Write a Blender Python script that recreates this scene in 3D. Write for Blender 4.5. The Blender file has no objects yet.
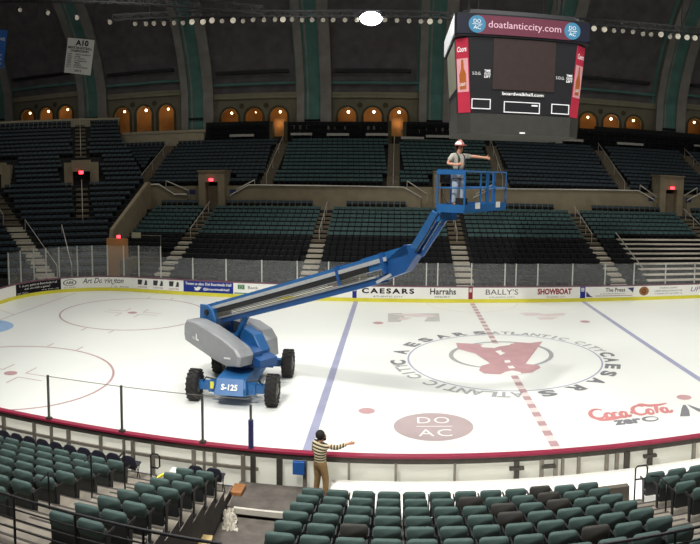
import bpy, bmesh, math, random
from mathutils import Vector, Matrix
random.seed(7)
SC = bpy.context.scene
COL = SC.collection
PI = math.pi
R_ = math.radians

# ---------------------------------------------------------------- camera (cylindrical panorama, as the photograph)
FPX = 645.563
POS = Vector((-5.1019, -29.5621, 8.5603))
YAW, PITCH, ROLL = -.0727, .0847, .0071
CVY = 227.912
_f = Vector((math.sin(YAW) * math.cos(PITCH), math.cos(YAW) * math.cos(PITCH), -math.sin(PITCH)))
_r0 = Vector((math.cos(YAW), -math.sin(YAW), 0))
_u0 = _r0.cross(_f)
_r = math.cos(ROLL) * _r0 + math.sin(ROLL) * _u0
_u = -math.sin(ROLL) * _r0 + math.cos(ROLL) * _u0


def proj(p):
    d = Vector(p) - POS
    a, b, w = d.dot(_r), d.dot(_u), d.dot(_f)
    return 350 + FPX * math.atan2(a, w), CVY - FPX * b / math.hypot(a, w)


def ray(px, py):
    th = (px - 350) / FPX
    return math.sin(th) * _r + (CVY - py) / FPX * _u + math.cos(th) * _f


def on_z(px, py, z=0.0):
    d = ray(px, py)
    return POS + d * ((z - POS.z) / d.z)


def on_y(px, py, y):
    d = ray(px, py)
    return POS + d * ((y - POS.y) / d.y)


cam = bpy.data.cameras.new('camera')
cam.type = 'PANO'
cam.panorama_type = 'CENTRAL_CYLINDRICAL'
cam.central_cylindrical_range_u_min = -350 / FPX
cam.central_cylindrical_range_u_max = 350 / FPX
cam.central_cylindrical_range_v_min = -(544 - CVY) / FPX
cam.central_cylindrical_range_v_max = CVY / FPX
cam.central_cylindrical_radius = 1.0
camo = bpy.data.objects.new('camera', cam)
COL.objects.link(camo)
m3 = Matrix((_r, _u, -_f)).transposed()
camo.matrix_world = Matrix.Translation(POS) @ m3.to_4x4()
SC.camera = camo
SC.view_settings.view_transform = 'Standard'
SC.view_settings.look = 'None'
SC.view_settings.gamma = 1
SC.view_settings.exposure = 0.0
SC.view_settings.use_curve_mapping = False


# ---------------------------------------------------------------- materials
def lin(c):
    return tuple(((v / 255) / 12.92 if v / 255 <= .04045 else ((v / 255 + .055) / 1.055) ** 2.4) for v in c)


def mat(name, rgb, rough=.6, metal=0., var=.12, scale=6., emit=None, es=0., bump=0., spec=.5):
    m = bpy.data.materials.new(name)
    m.use_nodes = True
    nt = m.node_tree
    b = nt.nodes['Principled BSDF']
    c = lin(rgb)
    tc = nt.nodes.new('ShaderNodeTexCoord')
    nz = nt.nodes.new('ShaderNodeTexNoise')
    nz.inputs['Scale'].default_value = scale
    nz.inputs['Detail'].default_value = 5
    nt.links.new(tc.outputs['Object'], nz.inputs['Vector'])
    rp = nt.nodes.new('ShaderNodeValToRGB')
    rp.color_ramp.elements[0].position = .3
    rp.color_ramp.elements[1].position = .7
    rp.color_ramp.elements[0].color = tuple(v * (1 - var) for v in c) + (1,)
    rp.color_ramp.elements[1].color = tuple(min(1, v * (1 + var)) for v in c) + (1,)
    nt.links.new(nz.outputs['Fac'], rp.inputs['Fac'])
    nt.links.new(rp.outputs['Color'], b.inputs['Base Color'])
    b.inputs['Roughness'].default_value = rough
    b.inputs['Metallic'].default_value = metal
    b.inputs['Specular IOR Level'].default_value = spec
    if emit:
        b.inputs['Emission Color'].default_value = lin(emit) + (1,)
        b.inputs['Emission Strength'].default_value = es
    if bump:
        bp = nt.nodes.new('ShaderNodeBump')
        bp.inputs['Strength'].default_value = bump
        bp.inputs['Distance'].default_value = .02
        nt.links.new(nz.outputs['Fac'], bp.inputs['Height'])
        nt.links.new(bp.outputs['Normal'], b.inputs['Normal'])
    return m


def glass_mat(name, fac, col=(.75, .78, .78)):
    m = bpy.data.materials.new(name)
    m.use_nodes = True
    nt = m.node_tree
    nt.nodes.clear()
    out = nt.nodes.new('ShaderNodeOutputMaterial')
    mix = nt.nodes.new('ShaderNodeMixShader')
    mix2 = nt.nodes.new('ShaderNodeMixShader')
    tr = nt.nodes.new('ShaderNodeBsdfTransparent')
    df = nt.nodes.new('ShaderNodeBsdfDiffuse')
    gl = nt.nodes.new('ShaderNodeBsdfGlossy')
    df.inputs['Color'].default_value = col + (1,)
    gl.inputs['Roughness'].default_value = .05
    nz = nt.nodes.new('ShaderNodeTexNoise')
    nz.inputs['Scale'].default_value = 1.3
    mr = nt.nodes.new('ShaderNodeMapRange')
    mr.inputs['To Min'].default_value = fac * .8
    mr.inputs['To Max'].default_value = fac * 1.2
    nt.links.new(nz.outputs['Fac'], mr.inputs['Value'])
    nt.links.new(mr.outputs['Result'], mix.inputs['Fac'])
    nt.links.new(tr.outputs[0], mix.inputs[1])
    nt.links.new(df.outputs[0], mix.inputs[2])
    mix2.inputs['Fac'].default_value = .02
    nt.links.new(mix.outputs[0], mix2.inputs[1])
    nt.links.new(gl.outputs[0], mix2.inputs[2])
    nt.links.new(mix2.outputs[0], out.inputs['Surface'])
    return m


def stripe_mat(name, c1, c2, axis, scale):
    m = bpy.data.materials.new(name)
    m.use_nodes = True
    nt = m.node_tree
    b = nt.nodes['Principled BSDF']
    tc = nt.nodes.new('ShaderNodeTexCoord')
    wv = nt.nodes.new('ShaderNodeTexWave')
    wv.bands_direction = axis
    wv.inputs['Scale'].default_value = scale
    wv.inputs['Distortion'].default_value = .6
    nt.links.new(tc.outputs['Object'], wv.inputs['Vector'])
    rp = nt.nodes.new('ShaderNodeValToRGB')
    rp.color_ramp.elements[0].position = .42
    rp.color_ramp.elements[1].position = .58
    rp.color_ramp.elements[0].color = lin(c1) + (1,)
    rp.color_ramp.elements[1].color = lin(c2) + (1,)
    nt.links.new(wv.outputs['Fac'], rp.inputs['Fac'])
    nt.links.new(rp.outputs['Color'], b.inputs['Base Color'])
    b.inputs['Roughness'].default_value = .9
    return m


M = {}
M['ice'] = mat('ice', (236, 238, 232), .34, 0, .02, .22, spec=.3)
M['concrete'] = mat('concrete', (128, 121, 110), .9, 0, .25, 2.5, bump=.2)
M['concrete_dark'] = mat('concrete_dark', (92, 86, 76), .9, 0, .3, 1.5, bump=.2)
M['beige'] = mat('beige_wall', (150, 138, 112), .85, 0, .12, 1.2)
M['beige_cap'] = mat('beige_cap', (176, 164, 138), .8, 0, .1, 2)
M['riser'] = mat('riser_shade', (62, 58, 54), .9, 0, .2, 3)
M['far_floor'] = mat('far_tread', (48, 48, 48), .9, 0, .25, 3)
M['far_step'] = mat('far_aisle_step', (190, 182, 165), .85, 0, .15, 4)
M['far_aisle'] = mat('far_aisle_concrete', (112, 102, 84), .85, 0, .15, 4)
M['seat_green'] = mat('seat_green_cloth', (68, 88, 84), .8, 0, .14, 9, bump=.15)
M['seat_shell'] = mat('seat_shell', (40, 44, 44), .5, 0, .1, 9)
M['seat_dark'] = mat('seat_dark_cloth', (56, 54, 50), .85, 0, .12, 9)
M['seat_frame'] = mat('seat_frame', (30, 31, 33), .45, .3, .1, 9)
M['seat_navy'] = mat('chair_navy', (28, 28, 42), .5, 0, .1, 9)
M['far_teal'] = mat('far_seat_teal', (52, 82, 80), .7, 0, .2, 1.2)
M['far_black'] = mat('far_seat_black', (22, 24, 26), .8, 0, .2, 1.2, spec=.2)
M['far_navy'] = mat('far_seat_blue', (40, 56, 64), .7, 0, .2, 1.2)
M['white_panel'] = mat('board_white', (242, 241, 234), .45, 0, .02, 1)
def poly_mat(name, rgb, k):
    m = mat(name, rgb, .5, 0, .03, 1)
    nt = m.node_tree
    bs = nt.nodes['Principled BSDF']; out = nt.nodes['Material Output']
    tl = nt.nodes.new('ShaderNodeBsdfTranslucent'); tl.inputs['Color'].default_value = lin(rgb) + (1,)
    mx = nt.nodes.new('ShaderNodeMixShader'); mx.inputs['Fac'].default_value = k
    nt.links.new(bs.outputs[0], mx.inputs[1]); nt.links.new(tl.outputs[0], mx.inputs[2]); nt.links.new(mx.outputs[0], out.inputs['Surface'])
    return m


M['poly'] = poly_mat('board_poly_sheet', (240, 238, 226), .55)
M['yellow'] = mat('kick_yellow', (225, 215, 62), .5, 0, .06, 1.5)
M['crimson'] = mat('rail_crimson', (140, 34, 62), .45, 0, .08, 2)
M['cap_dark'] = mat('cap_far', (120, 74, 92), .5, 0, .1, 2)
M['steel'] = mat('board_steel', (128, 122, 112), .5, .4, .15, 5)
M['steel_dark'] = mat('steel_dark', (70, 66, 60), .55, .4, .15, 5)
M['alu'] = mat('stanchion_aluminium', (205, 205, 198), .35, .5, .06, 5)
M['alu_dark'] = mat('stanchion_dark', (96, 94, 90), .4, .5, .08, 5)
M['glass'] = glass_mat('rink_glass', .045)
M['glass_near'] = glass_mat('rink_glass_clear', .012)
M['black'] = mat('black_paint', (20, 20, 21), .5, 0, .1, 4)
M['black_matte'] = mat('black_matte', (24, 24, 25), .9, 0, .15, 4)
M['white'] = mat('white_paint', (232, 232, 228), .5, 0, .03, 4)
M['blue_line'] = mat('paint_blue', (160, 162, 188), .4, 0, .06, 1.5)
M['red_line'] = mat('paint_red', (184, 150, 152), .4, 0, .1, 2)
M['red_pale'] = mat('paint_red_pale', (224, 211, 207), .4, 0, .05, 2)
M['red_logo'] = mat('paint_red_logo', (194, 154, 156), .4, 0, .08, 1.5)
M['maroon_disc'] = mat('paint_maroon', (180, 162, 162), .4, 0, .05, 1.5)
M['grey_paint'] = mat('paint_grey', (126, 126, 130), .4, 0, .08, 2)
M['grey_pale'] = mat('paint_grey_pale', (164, 165, 165), .4, 0, .08, 2)
M['grey_faint'] = mat('paint_grey_faint', (196, 194, 190), .4, 0, .06, 2)
M['crease'] = mat('paint_crease', (158, 190, 226), .4, 0, .05, 2)
M['soft_red'] = mat('paint_soft_red', (206, 134, 134), .4, 0, .08, 2)
M['ice_white'] = mat('paint_white', (238, 238, 232), .4, 0, .02, 2)
M['ad_black'] = mat('ad_black', (22, 18, 25), .85, 0, .08, 2, spec=.2)
M['ad_blue'] = mat('ad_blue', (34, 54, 136), .8, 0, .06, 2, spec=.2)
M['ad_white'] = mat('ad_white', (242, 241, 234), .5, 0, .02, 1)
M['ad_navy'] = mat('ad_navy', (44, 48, 96), .5, 0, .08, 2)
M['ad_red'] = mat('ad_red', (146, 34, 48), .8, 0, .08, 2)
M['ad_green'] = mat('ad_green', (70, 130, 78), .5, 0, .08, 2)
M['ad_grey'] = mat('ad_grey', (56, 56, 62), .8, 0, .08, 2)
M['ad_purple'] = mat('ad_purple', (120, 60, 140), .5, 0, .08, 2)
M['lift_blue'] = mat('lift_blue', (34, 94, 150), .42, 0, .08, 3)
M['lift_blue_dark'] = mat('lift_blue_dark', (26, 76, 132), .4, 0, .1, 3)
M['lift_grey'] = mat('lift_grey', (142, 144, 146), .4, 0, .05, 3)
M['lift_silver'] = mat('lift_silver', (186, 188, 190), .35, .3, .08, 5)
M['hose'] = mat('hose_black', (30, 30, 30), .5, 0, .15, 8)
M['hose_tan'] = mat('cable_carrier', (96, 92, 80), .6, 0, .3, 12)
M['tyre'] = mat('tyre_rubber', (36, 34, 33), .85, 0, .2, 8, bump=.4)
M['hub'] = mat('wheel_hub', (120, 116, 108), .5, .3, .15, 8)
M['skin'] = mat('skin', (206, 150, 120), .55, 0, .06, 9)
M['hair'] = mat('hair_dark', (26, 20, 18), .8, 0, .2, 14)
M['tee'] = mat('grey_tee', (176, 174, 164), .9, 0, .08, 9)
M['jeans'] = mat('pale_jeans', (160, 172, 188), .9, 0, .14, 9)
M['boots'] = mat('boots', (86, 50, 34), .7, 0, .2, 9)
M['harness'] = mat('harness', (34, 32, 36), .7, 0, .1, 9)
M['hat_red'] = mat('hard_hat_red', (196, 120, 110), .35, 0, .25, 9)
M['khaki'] = mat('khaki', (132, 104, 66), .9, 0, .12, 9)
M['sweater'] = stripe_mat('striped_sweater', (52, 44, 38), (208, 196, 160), 'Z', 4.2)
M['sleeve'] = stripe_mat('striped_sleeve', (52, 44, 38), (208, 196, 160), 'X', 4.2)
M['vault'] = mat('vault_panel', (108, 104, 104), .95, 0, .2, .9)
M['rib_grey'] = mat('rib_grey', (150, 145, 138), .9, 0, .14, .8)
M['rib_teal'] = mat('rib_teal', (92, 134, 126), .9, 0, .16, .8)
M['frieze'] = mat('frieze_beige', (150, 144, 120), .9, 0, .1, 1)
M['arch_wall'] = mat('arch_wall', (124, 120, 100), .9, 0, .12, 1)
M['arch_trim'] = mat('arch_trim', (84, 76, 52), .9, 0, .12, 1)
M['corridor'] = mat('corridor_tan', (186, 138, 84), .9, 0, .2, .7)
M['lamp'] = mat('lamp_warm', (255, 220, 160), .4, 0, 0, 1, (255, 214, 150), 9)
M['lamp_white'] = mat('lamp_white', (255, 235, 215), .4, 0, 0, 1, (255, 232, 210), 14)
M['exit_red'] = mat('exit_red', (255, 40, 50), .4, 0, 0, 1, (255, 50, 60), 7)
M['flood'] = mat('flood_white', (255, 255, 255), .3, 0, 0, 1, (245, 250, 255), 60)
M['par_lens'] = mat('par_lens', (200, 194, 178), .15, .2, .15, 6, (226, 214, 190), .2)
M['par_lens_dim'] = mat('par_lens_dim', (150, 145, 132), .15, .2, .15, 6, (200, 190, 170), .06)
M['truss'] = mat('truss_metal', (46, 46, 46), .6, .4, .1, 5)
M['sb_black'] = mat('scoreboard_black', (24, 24, 29), .55, 0, .1, 2)
M['sb_screen'] = mat('scoreboard_screen', (60, 46, 43), .5, 0, .1, 4)
M['sb_louvre'] = mat('scoreboard_louvre', (58, 58, 52), .7, 0, .12, 3)
M['sb_side'] = mat('scoreboard_side', (150, 150, 130), .6, 0, .08, 2)
M['led_pink'] = mat('led_pink', (96, 44, 60), .5, 0, .1, 8, (150, 70, 92), .16)
M['led_navy'] = mat('led_navy', (18, 22, 44), .5, 0, .1, 8)
M['led_cyan'] = mat('led_cyan', (60, 120, 150), .5, 0, .05, 8, (70, 140, 178), .3)
M['led_text'] = mat('led_text', (210, 170, 185), .5, 0, .0, 8, (225, 180, 196), .42)
M['led_white'] = mat('led_white', (230, 230, 230), .5, 0, .0, 8, (235, 235, 235), .35)
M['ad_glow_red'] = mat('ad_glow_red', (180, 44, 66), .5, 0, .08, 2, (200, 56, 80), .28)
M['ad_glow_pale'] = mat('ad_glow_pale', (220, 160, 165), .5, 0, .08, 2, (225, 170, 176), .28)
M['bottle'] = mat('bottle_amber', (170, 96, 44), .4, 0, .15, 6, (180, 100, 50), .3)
M['banner_white'] = mat('banner_white', (228, 226, 218), .85, 0, .03, 2)
M['banner_blue'] = mat('banner_blue', (50, 110, 190), .85, 0, .06, 2)
M['mat_dark'] = mat('rubber_mat', (88, 82, 76), .95, 0, .3, 3, bump=.3)
M['plywood'] = mat('plywood', (196, 172, 118), .8, 0, .12, 5)
M['orange_wood'] = mat('orange_wood', (150, 100, 58), .85, 0, .15, 5)
M['plastic_bag'] = mat('plastic_white', (176, 170, 156), .75, 0, .15, 8)
M['rail_white'] = mat('handrail_white', (206, 202, 190), .4, .3, .06, 5)
M['rail_black'] = mat('handrail_black', (26, 26, 28), .4, .4, .1, 5)
M['door_dark'] = mat('door_dark', (26, 20, 18), .9, 0, .1, 2)
M['bleacher'] = mat('bleacher_metal', (226, 216, 200), .5, 0, .1, 3)
M['table_white'] = mat('table_white', (186, 182, 172), .6, 0, .05, 3)
M['sign_pale'] = mat('sign_pale', (196, 190, 160), .6, 0, .05, 3)
M['blue_pad'] = mat('blue_pad', (24, 84, 156), .6, 0, .1, 4)


# ---------------------------------------------------------------- helpers
def origin(o):
    v = Vector((0, 0, 0))
    while o is not None:
        v += o.location
        o = o.parent
    return v


def tag(o, label=None, cat=None, group=None, kind=None):
    if label: o['label'] = label
    if cat: o['category'] = cat
    if group: o['group'] = group
    if kind: o['kind'] = kind
    return o


def thing(name, loc, label, cat, group=None, rotz=0.):
    o = bpy.data.objects.new(name, None)
    o.empty_display_size = .2
    COL.objects.link(o)
    o.location = loc
    o.rotation_euler = (0, 0, rotz)
    return tag(o, label, cat, group)


class MB:
    def __init__(s):
        s.v, s.f, s.mi, s.cur = [], [], [], 0

    def add(s, vs, fs):
        n = len(s.v)
        s.v += [tuple(p) for p in vs]
        s.f += [tuple(i + n for i in f) for f in fs]
        s.mi += [s.cur] * len(fs)
        return s

    def box(s, x0, x1, y0, y1, z0, z1):
        return s.add([(x0, y0, z0), (x1, y0, z0), (x1, y1, z0), (x0, y1, z0), (x0, y0, z1), (x1, y0, z1), (x1, y1, z1), (x0, y1, z1)],
                     [(3, 2, 1, 0), (4, 5, 6, 7), (0, 1, 5, 4), (1, 2, 6, 5), (2, 3, 7, 6), (3, 0, 4, 7)])

    def bar(s, p, q, w, h=None, up=(0, 0, 1)):
        h = h or w
        p, q = Vector(p), Vector(q)
        d = (q - p).normalized()
        up = Vector(up)
        if abs(d.dot(up)) > .98: up = Vector((0, 1, 0))
        a = d.cross(up).normalized() * w / 2
        b = a.cross(d).normalized() * h / 2
        vs = [p - a - b, p + a - b, p + a + b, p - a + b, q - a - b, q + a - b, q + a + b, q - a + b]
        return s.add(vs, [(0, 1, 2, 3)[::-1], (4, 5, 6, 7), (0, 1, 5, 4), (1, 2, 6, 5), (2, 3, 7, 6), (3, 0, 4, 7)])

    def tube(s, pts, r, n=8, close=False):
        pts = [Vector(p) for p in pts]
        rs = r if isinstance(r, (list, tuple)) else [r] * len(pts)
        vs, fs = [], []
        m = len(pts)
        for i, p in enumerate(pts):
            if close:
                d = pts[(i + 1) % m] - pts[i - 1]
            else:
                d = pts[min(i + 1, m - 1)] - pts[max(i - 1, 0)]
            d.normalize()
            up = Vector((0, 0, 1)) if abs(d.z) < .9 else Vector((0, 1, 0))
            a = d.cross(up).normalized()
            b = a.cross(d)
            for k in range(n):
                t = 2 * PI * k / n
                vs.append(p + (a * math.cos(t) + b * math.sin(t)) * rs[i])
        for i in range(m if close else m - 1):
            j = (i + 1) % m
            for k in range(n):
                l = (k + 1) % n
                fs.append((i * n + k, i * n + l, j * n + l, j * n + k))
        if not close:
            fs.append(tuple(range(n))[::-1])
            fs.append(tuple((m - 1) * n + k for k in range(n)))
        return s.add(vs, fs)

    def prism(s, poly, ex, fn=None):
        """poly: list of 3-D points (planar); ex: extrusion vector"""
        poly = [Vector(p) for p in poly]
        ex = Vector(ex)
        n = len(poly)
        vs = poly + [p + ex for p in poly]
        fs = [tuple(range(n))[::-1], tuple(range(n, 2 * n))] + [(i, (i + 1) % n, n + (i + 1) % n, n + i) for i in range(n)]
        return s.add(vs, fs)

    def slab(s, poly, ex, bev):
        """bevelled prism: outline shrunk by bev on both ends"""
        poly = [Vector(p) for p in poly]
        ex = Vector(ex)
        c = sum(poly, Vector()) / len(poly)
        e = ex.normalized() * bev
        n = len(poly)
        def shrink(k): return [p + (c - p).normalized() * k for p in poly]
        rings = [shrink(bev), [p + e for p in poly], [p + ex - e for p in poly], [p + ex for p in shrink(bev)]]
        vs = sum(rings, [])
        fs = [tuple(range(n))[::-1], tuple(range(3 * n, 4 * n))]
        for r in range(3):
            for i in range(n):
                j = (i + 1) % n
                fs.append((r * n + i, r * n + j, (r + 1) * n + j, (r + 1) * n + i))
        return s.add(vs, fs)

    def disc(s, c, r, n=32, ry=None, ex=None):
        ry = ry or r
        vs = [(c[0] + r * math.cos(2 * PI * k / n), c[1] + ry * math.sin(2 * PI * k / n), c[2]) for k in range(n)]
        if ex: return s.prism(vs, ex)
        return s.add(vs, [tuple(range(n))])

    def ring(s, c, r0, r1, n=64, a0=0, a1=2 * PI, ry=1.):
        vs, fs = [], []
        for k in range(n + 1):
            t = a0 + (a1 - a0) * k / n
            for r in (r0, r1):
                vs.append((c[0] + r * math.cos(t), c[1] + r * ry * math.sin(t), c[2]))
        for k in range(n):
            fs.append((2 * k, 2 * k + 1, 2 * k + 3, 2 * k + 2))
        return s.add(vs, fs)

    def sphere(s, c, r, nu=10, nv=7, sc=(1, 1, 1)):
        vs, fs = [], []
        for i in range(nv + 1):
            ph = PI * i / nv
            for k in range(nu):
                t = 2 * PI * k / nu
                vs.append((c[0] + r * sc[0] * math.sin(ph) * math.cos(t), c[1] + r * sc[1] * math.sin(ph) * math.sin(t), c[2] + r * sc[2] * math.cos(ph)))
        for i in range(nv):
            for k in range(nu):
                l = (k + 1) % nu
                fs.append((i * nu + k, (i + 1) * nu + k, (i + 1) * nu + l, i * nu + l))
        return s.add(vs, fs)

    def xf(s, mtx, start=0):
        for i in range(start, len(s.v)):
            s.v[i] = tuple(mtx @ Vector(s.v[i]))
        return s

    def build(s, name, mats, parent=None, smooth=False, local=False):
        me = bpy.data.meshes.new(name)
        off = Vector((0, 0, 0)) if (local or parent is None) else origin(parent)
        me.from_pydata([(v[0] - off.x, v[1] - off.y, v[2] - off.z) for v in s.v], [], s.f)
        for mm in (mats if isinstance(mats, (list, tuple)) else [mats]):
            me.materials.append(mm)
        me.polygons.foreach_set('material_index', s.mi)
        if smooth:
            me.polygons.foreach_set('use_smooth', [True] * len(s.f))
        me.validate()
        me.update()
        o = bpy.data.objects.new(name, me)
        COL.objects.link(o)
        if parent is not None: o.parent = parent
        return o

    def own(s, name, mats, label, cat, group=None, smooth=False, base=None):
        """a one-mesh thing whose origin sits at its base"""
        xs = [v[0] for v in s.v]; ys = [v[1] for v in s.v]; zs = [v[2] for v in s.v]
        b = base or ((min(xs) + max(xs)) / 2, (min(ys) + max(ys)) / 2, min(zs))
        s.v = [(v[0] - b[0], v[1] - b[1], v[2] - b[2]) for v in s.v]
        o = s.build(name, mats, None, smooth)
        o.location = b
        return tag(o, label, cat, group)


def struct(mb, name, mats, parent=None, smooth=False):
    o = mb.build(name, mats, parent, smooth)
    if parent is None: o['kind'] = 'structure'
    return o


def copy_tree(o, parent=None):
    c = o.copy()
    COL.objects.link(c)
    c.parent = parent
    for ch in list(o.children):
        copy_tree(ch, c)
    return c


_tc = {}
def text_geo(body, bold=0., shear=0., spacing=1.):
    key = (body, bold, shear, spacing)
    if key in _tc: return _tc[key]
    cu = bpy.data.curves.new('lettering', 'FONT')
    cu.body = body
    cu.size = 1
    cu.offset = bold
    cu.shear = shear
    cu.space_character = spacing
    cu.resolution_u = 3
    ob = bpy.data.objects.new('lettering', cu)
    COL.objects.link(ob)
    dg = bpy.context.evaluated_depsgraph_get()
    dg.update()
    me = bpy.data.meshes.new_from_object(ob.evaluated_get(dg))
    vs = [v.co.copy() for v in me.vertices]
    fs = [tuple(p.vertices) for p in me.polygons]
    bpy.data.objects.remove(ob)
    bpy.data.curves.remove(cu)
    bpy.data.meshes.remove(me)
    x0 = min(v.x for v in vs); x1 = max(v.x for v in vs); y0 = min(v.y for v in vs); y1 = max(v.y for v in vs)
    vs = [((v.x - x0) / max(1e-6, x1 - x0) - .5, (v.y - y0) / max(1e-6, y1 - y0) - .5) for v in vs]
    _tc[key] = (vs, fs, (x1 - x0) / max(1e-6, y1 - y0))
    return _tc[key]


def text_to(mb, body, fn, w, h, **k):
    """adds lettering w x h centred at fn(0,0); fn maps (u,v) metres to 3-D"""
    vs, fs, asp = text_geo(body, **k)
    if w is None: w = h * asp
    mb.add([fn(u * w, v * h) for u, v in vs], fs)
    return mb


# ---------------------------------------------------------------- skinned bodies
def skin_mesh(joints, edges, sub=2, root=None):
    names = list(joints)
    me = bpy.data.meshes.new('sk')
    me.from_pydata([joints[n][0] for n in names], [(names.index(a), names.index(b)) for a, b in edges], [])
    ob = bpy.data.objects.new('sk', me)
    COL.objects.link(ob)
    md = ob.modifiers.new('s', 'SKIN')
    md.use_smooth_shade = True
    for i, n in enumerate(names):
        r = joints[n][1]
        sv = me.skin_vertices[0].data[i]
        sv.radius = (r, r) if not isinstance(r, tuple) else r
        sv.use_root = (n == (root or names[0]))
    if sub:
        ms = ob.modifiers.new('u', 'SUBSURF')
        ms.levels = sub
    dg = bpy.context.evaluated_depsgraph_get()
    dg.update()
    out = bpy.data.meshes.new_from_object(ob.evaluated_get(dg))
    bpy.data.objects.remove(ob)
    bpy.data.meshes.remove(me)
    out.polygons.foreach_set('use_smooth', [True] * len(out.polygons))
    return out


def skin_obj(name, joints, edges, m, parent, sub=2, root=None):
    me = skin_mesh(joints, edges, sub, root)
    me.name = name
    me.materials.clear()
    me.materials.append(m)
    o = bpy.data.objects.new(name, me)
    COL.objects.link(o)
    o.parent = parent
    return o


ORD = ['zeroth', 'first', 'second', 'third', 'fourth', 'fifth', 'sixth', 'seventh', 'eighth', 'ninth', 'tenth', 'eleventh', 'twelfth', 'thirteenth',
       'fourteenth', 'fifteenth', 'sixteenth', 'seventeenth', 'eighteenth', 'nineteenth', 'twentieth', 'twenty-first', 'twenty-second', 'twenty-third', 'twenty-fourth',
       'twenty-fifth', 'twenty-sixth', 'twenty-seventh', 'twenty-eighth', 'twenty-ninth', 'thirtieth', 'thirty-first', 'thirty-second', 'thirty-third', 'thirty-fourth',
       'thirty-fifth', 'thirty-sixth', 'thirty-seventh', 'thirty-eighth', 'thirty-ninth', 'fortieth']

# ================================================================ RINK
def far_path():
    pts = []
    for i in range(20):
        x = 26 - 36 * i / 19
        pts.append((x, 13.0))
    for i in range(1, 9):
        t = i / 8
        pts.append((-10 - 14.0 * t, 13.0 + .42 * t * t))
    cx, cy, r = -24.0, 6.92, 6.5
    for i in range(1, 15):
        a = PI / 2 + (PI / 2) * i / 14
        pts.append((cx + r * math.cos(a), cy + r * math.sin(a)))
    pts += [(-30.5, 3), (-30.5, 0), (-30.5, -3.5)]
    return [Vector((x, y, 0)) for x, y in pts]


FP = far_path()
NEAR = []
for i in range(0, 13):
    a = PI + (PI / 2) * i / 12
    NEAR.append(Vector((-24 + 6.5 * math.cos(a), -6.45 + 6.5 * math.sin(a), 0)))
for i in range(1, 20):
    NEAR.append(Vector((-24 + 38 * i / 19, -12.95, 0)))


def normals(path):
    out = []
    for i, p in enumerate(path):
        d = path[min(i + 1, len(path) - 1)] - path[max(i - 1, 0)]
        d.z = 0
        d.normalize()
        out.append(Vector((d.y, -d.x, 0)))     # right-hand side of the walking direction
    return out


def ribbon(mb, path, z0, z1, o0, o1, nrm=None):
    """box-section strip following a path between offsets o0..o1 (outward)"""
    nrm = nrm or normals(path)
    n = len(path)
    vs = []
    for p, q in zip(path, nrm):
        for o, z in ((o0, z0), (o1, z0), (o1, z1), (o0, z1)):
            vs.append((p.x + q.x * o, p.y + q.y * o, z))
    fs = []
    for i in range(n - 1):
        for k in range(4):
            l = (k + 1) % 4
            fs.append((i * 4 + k, i * 4 + l, i * 4 + 4 + l, i * 4 + 4 + k))
    fs.append((0, 1, 2, 3)); fs.append(tuple((n - 1) * 4 + k for k in (3, 2, 1, 0)))
    return mb.add(vs, fs)


FN = normals(FP)          # walking right to left along the far side: right-hand normal points away (+y)
NN = normals(NEAR)        # walking left to right along the near side: right-hand normal points to the camera (-y)

arena = MB().box(-75, 60, -36, 46, -.3, -.06)
struct(arena, 'floor_arena', M['concrete_dark'])
ice_poly = [(p.x, p.y, 0) for p in FP] + [(p.x, p.y, 0) for p in NEAR] + [(26, -12.95, 0)]
ice = MB().prism([(x, y, -.055) for x, y, z in ice_poly], (0, 0, .055))
ICE = struct(ice, 'floor_ice', M['ice'])
LZ = .004


def mark(mb, name, m, lvl=1, label=None):
    for i, v in enumerate(mb.v): mb.v[i] = (v[0], v[1], LZ * lvl + min(.0036, max(0, v[2])))
    o = mb.build(name, m, ICE)
    if label: o['label'] = label
    return o


def quad(mb, x0, x1, y0, y1):
    return mb.add([(x0, y0, 0), (x1, y0, 0), (x1, y1, 0), (x0, y1, 0)], [(0, 1, 2, 3)])


for bx in (-7.77, 7.77):
    mark(quad(MB(), bx - .15, bx + .15, -12.93, 13.0), 'blue_line', M['blue_line'])
mark(quad(MB(), -.15, .15, -12.93, 13.0), 'centre_line_edge', M['red_pale'])
dash = MB()
yy = -12.8
while yy < 12.8:
    quad(dash, -.15, .15, yy, min(yy + .42, 12.9)); yy += .86
mark(dash, 'centre_line_dash', M['red_line'], 2)
mark(quad(MB(), -27.72, -27.66, -9, 11.6), 'goal_line', M['red_line'])
trap = MB()
trap.add([(-27.7, 3.45, 0), (-27.7, 3.5, 0), (-30.4, 4.95, 0), (-30.4, 4.9, 0)], [(0, 1, 2, 3)])
trap.add([(-27.7, -3.5, 0), (-27.7, -3.45, 0), (-30.4, -4.9, 0), (-30.4, -4.95, 0)], [(0, 1, 2, 3)])
mark(trap, 'trapezoid_line', M['red_line'])
cr = MB()
cv = [(-27.64, 1.83, 0)] + [(-27.64 + 1.9 * math.cos(PI / 2 - PI * k / 20), 1.83 * math.sin(PI / 2 - PI * k / 20), 0) for k in range(1, 20)] + [(-27.64, -1.83, 0)]
cr.add(cv, [tuple(range(len(cv)))[::-1]])
mark(cr, 'goal_crease', M['crease'])
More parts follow.
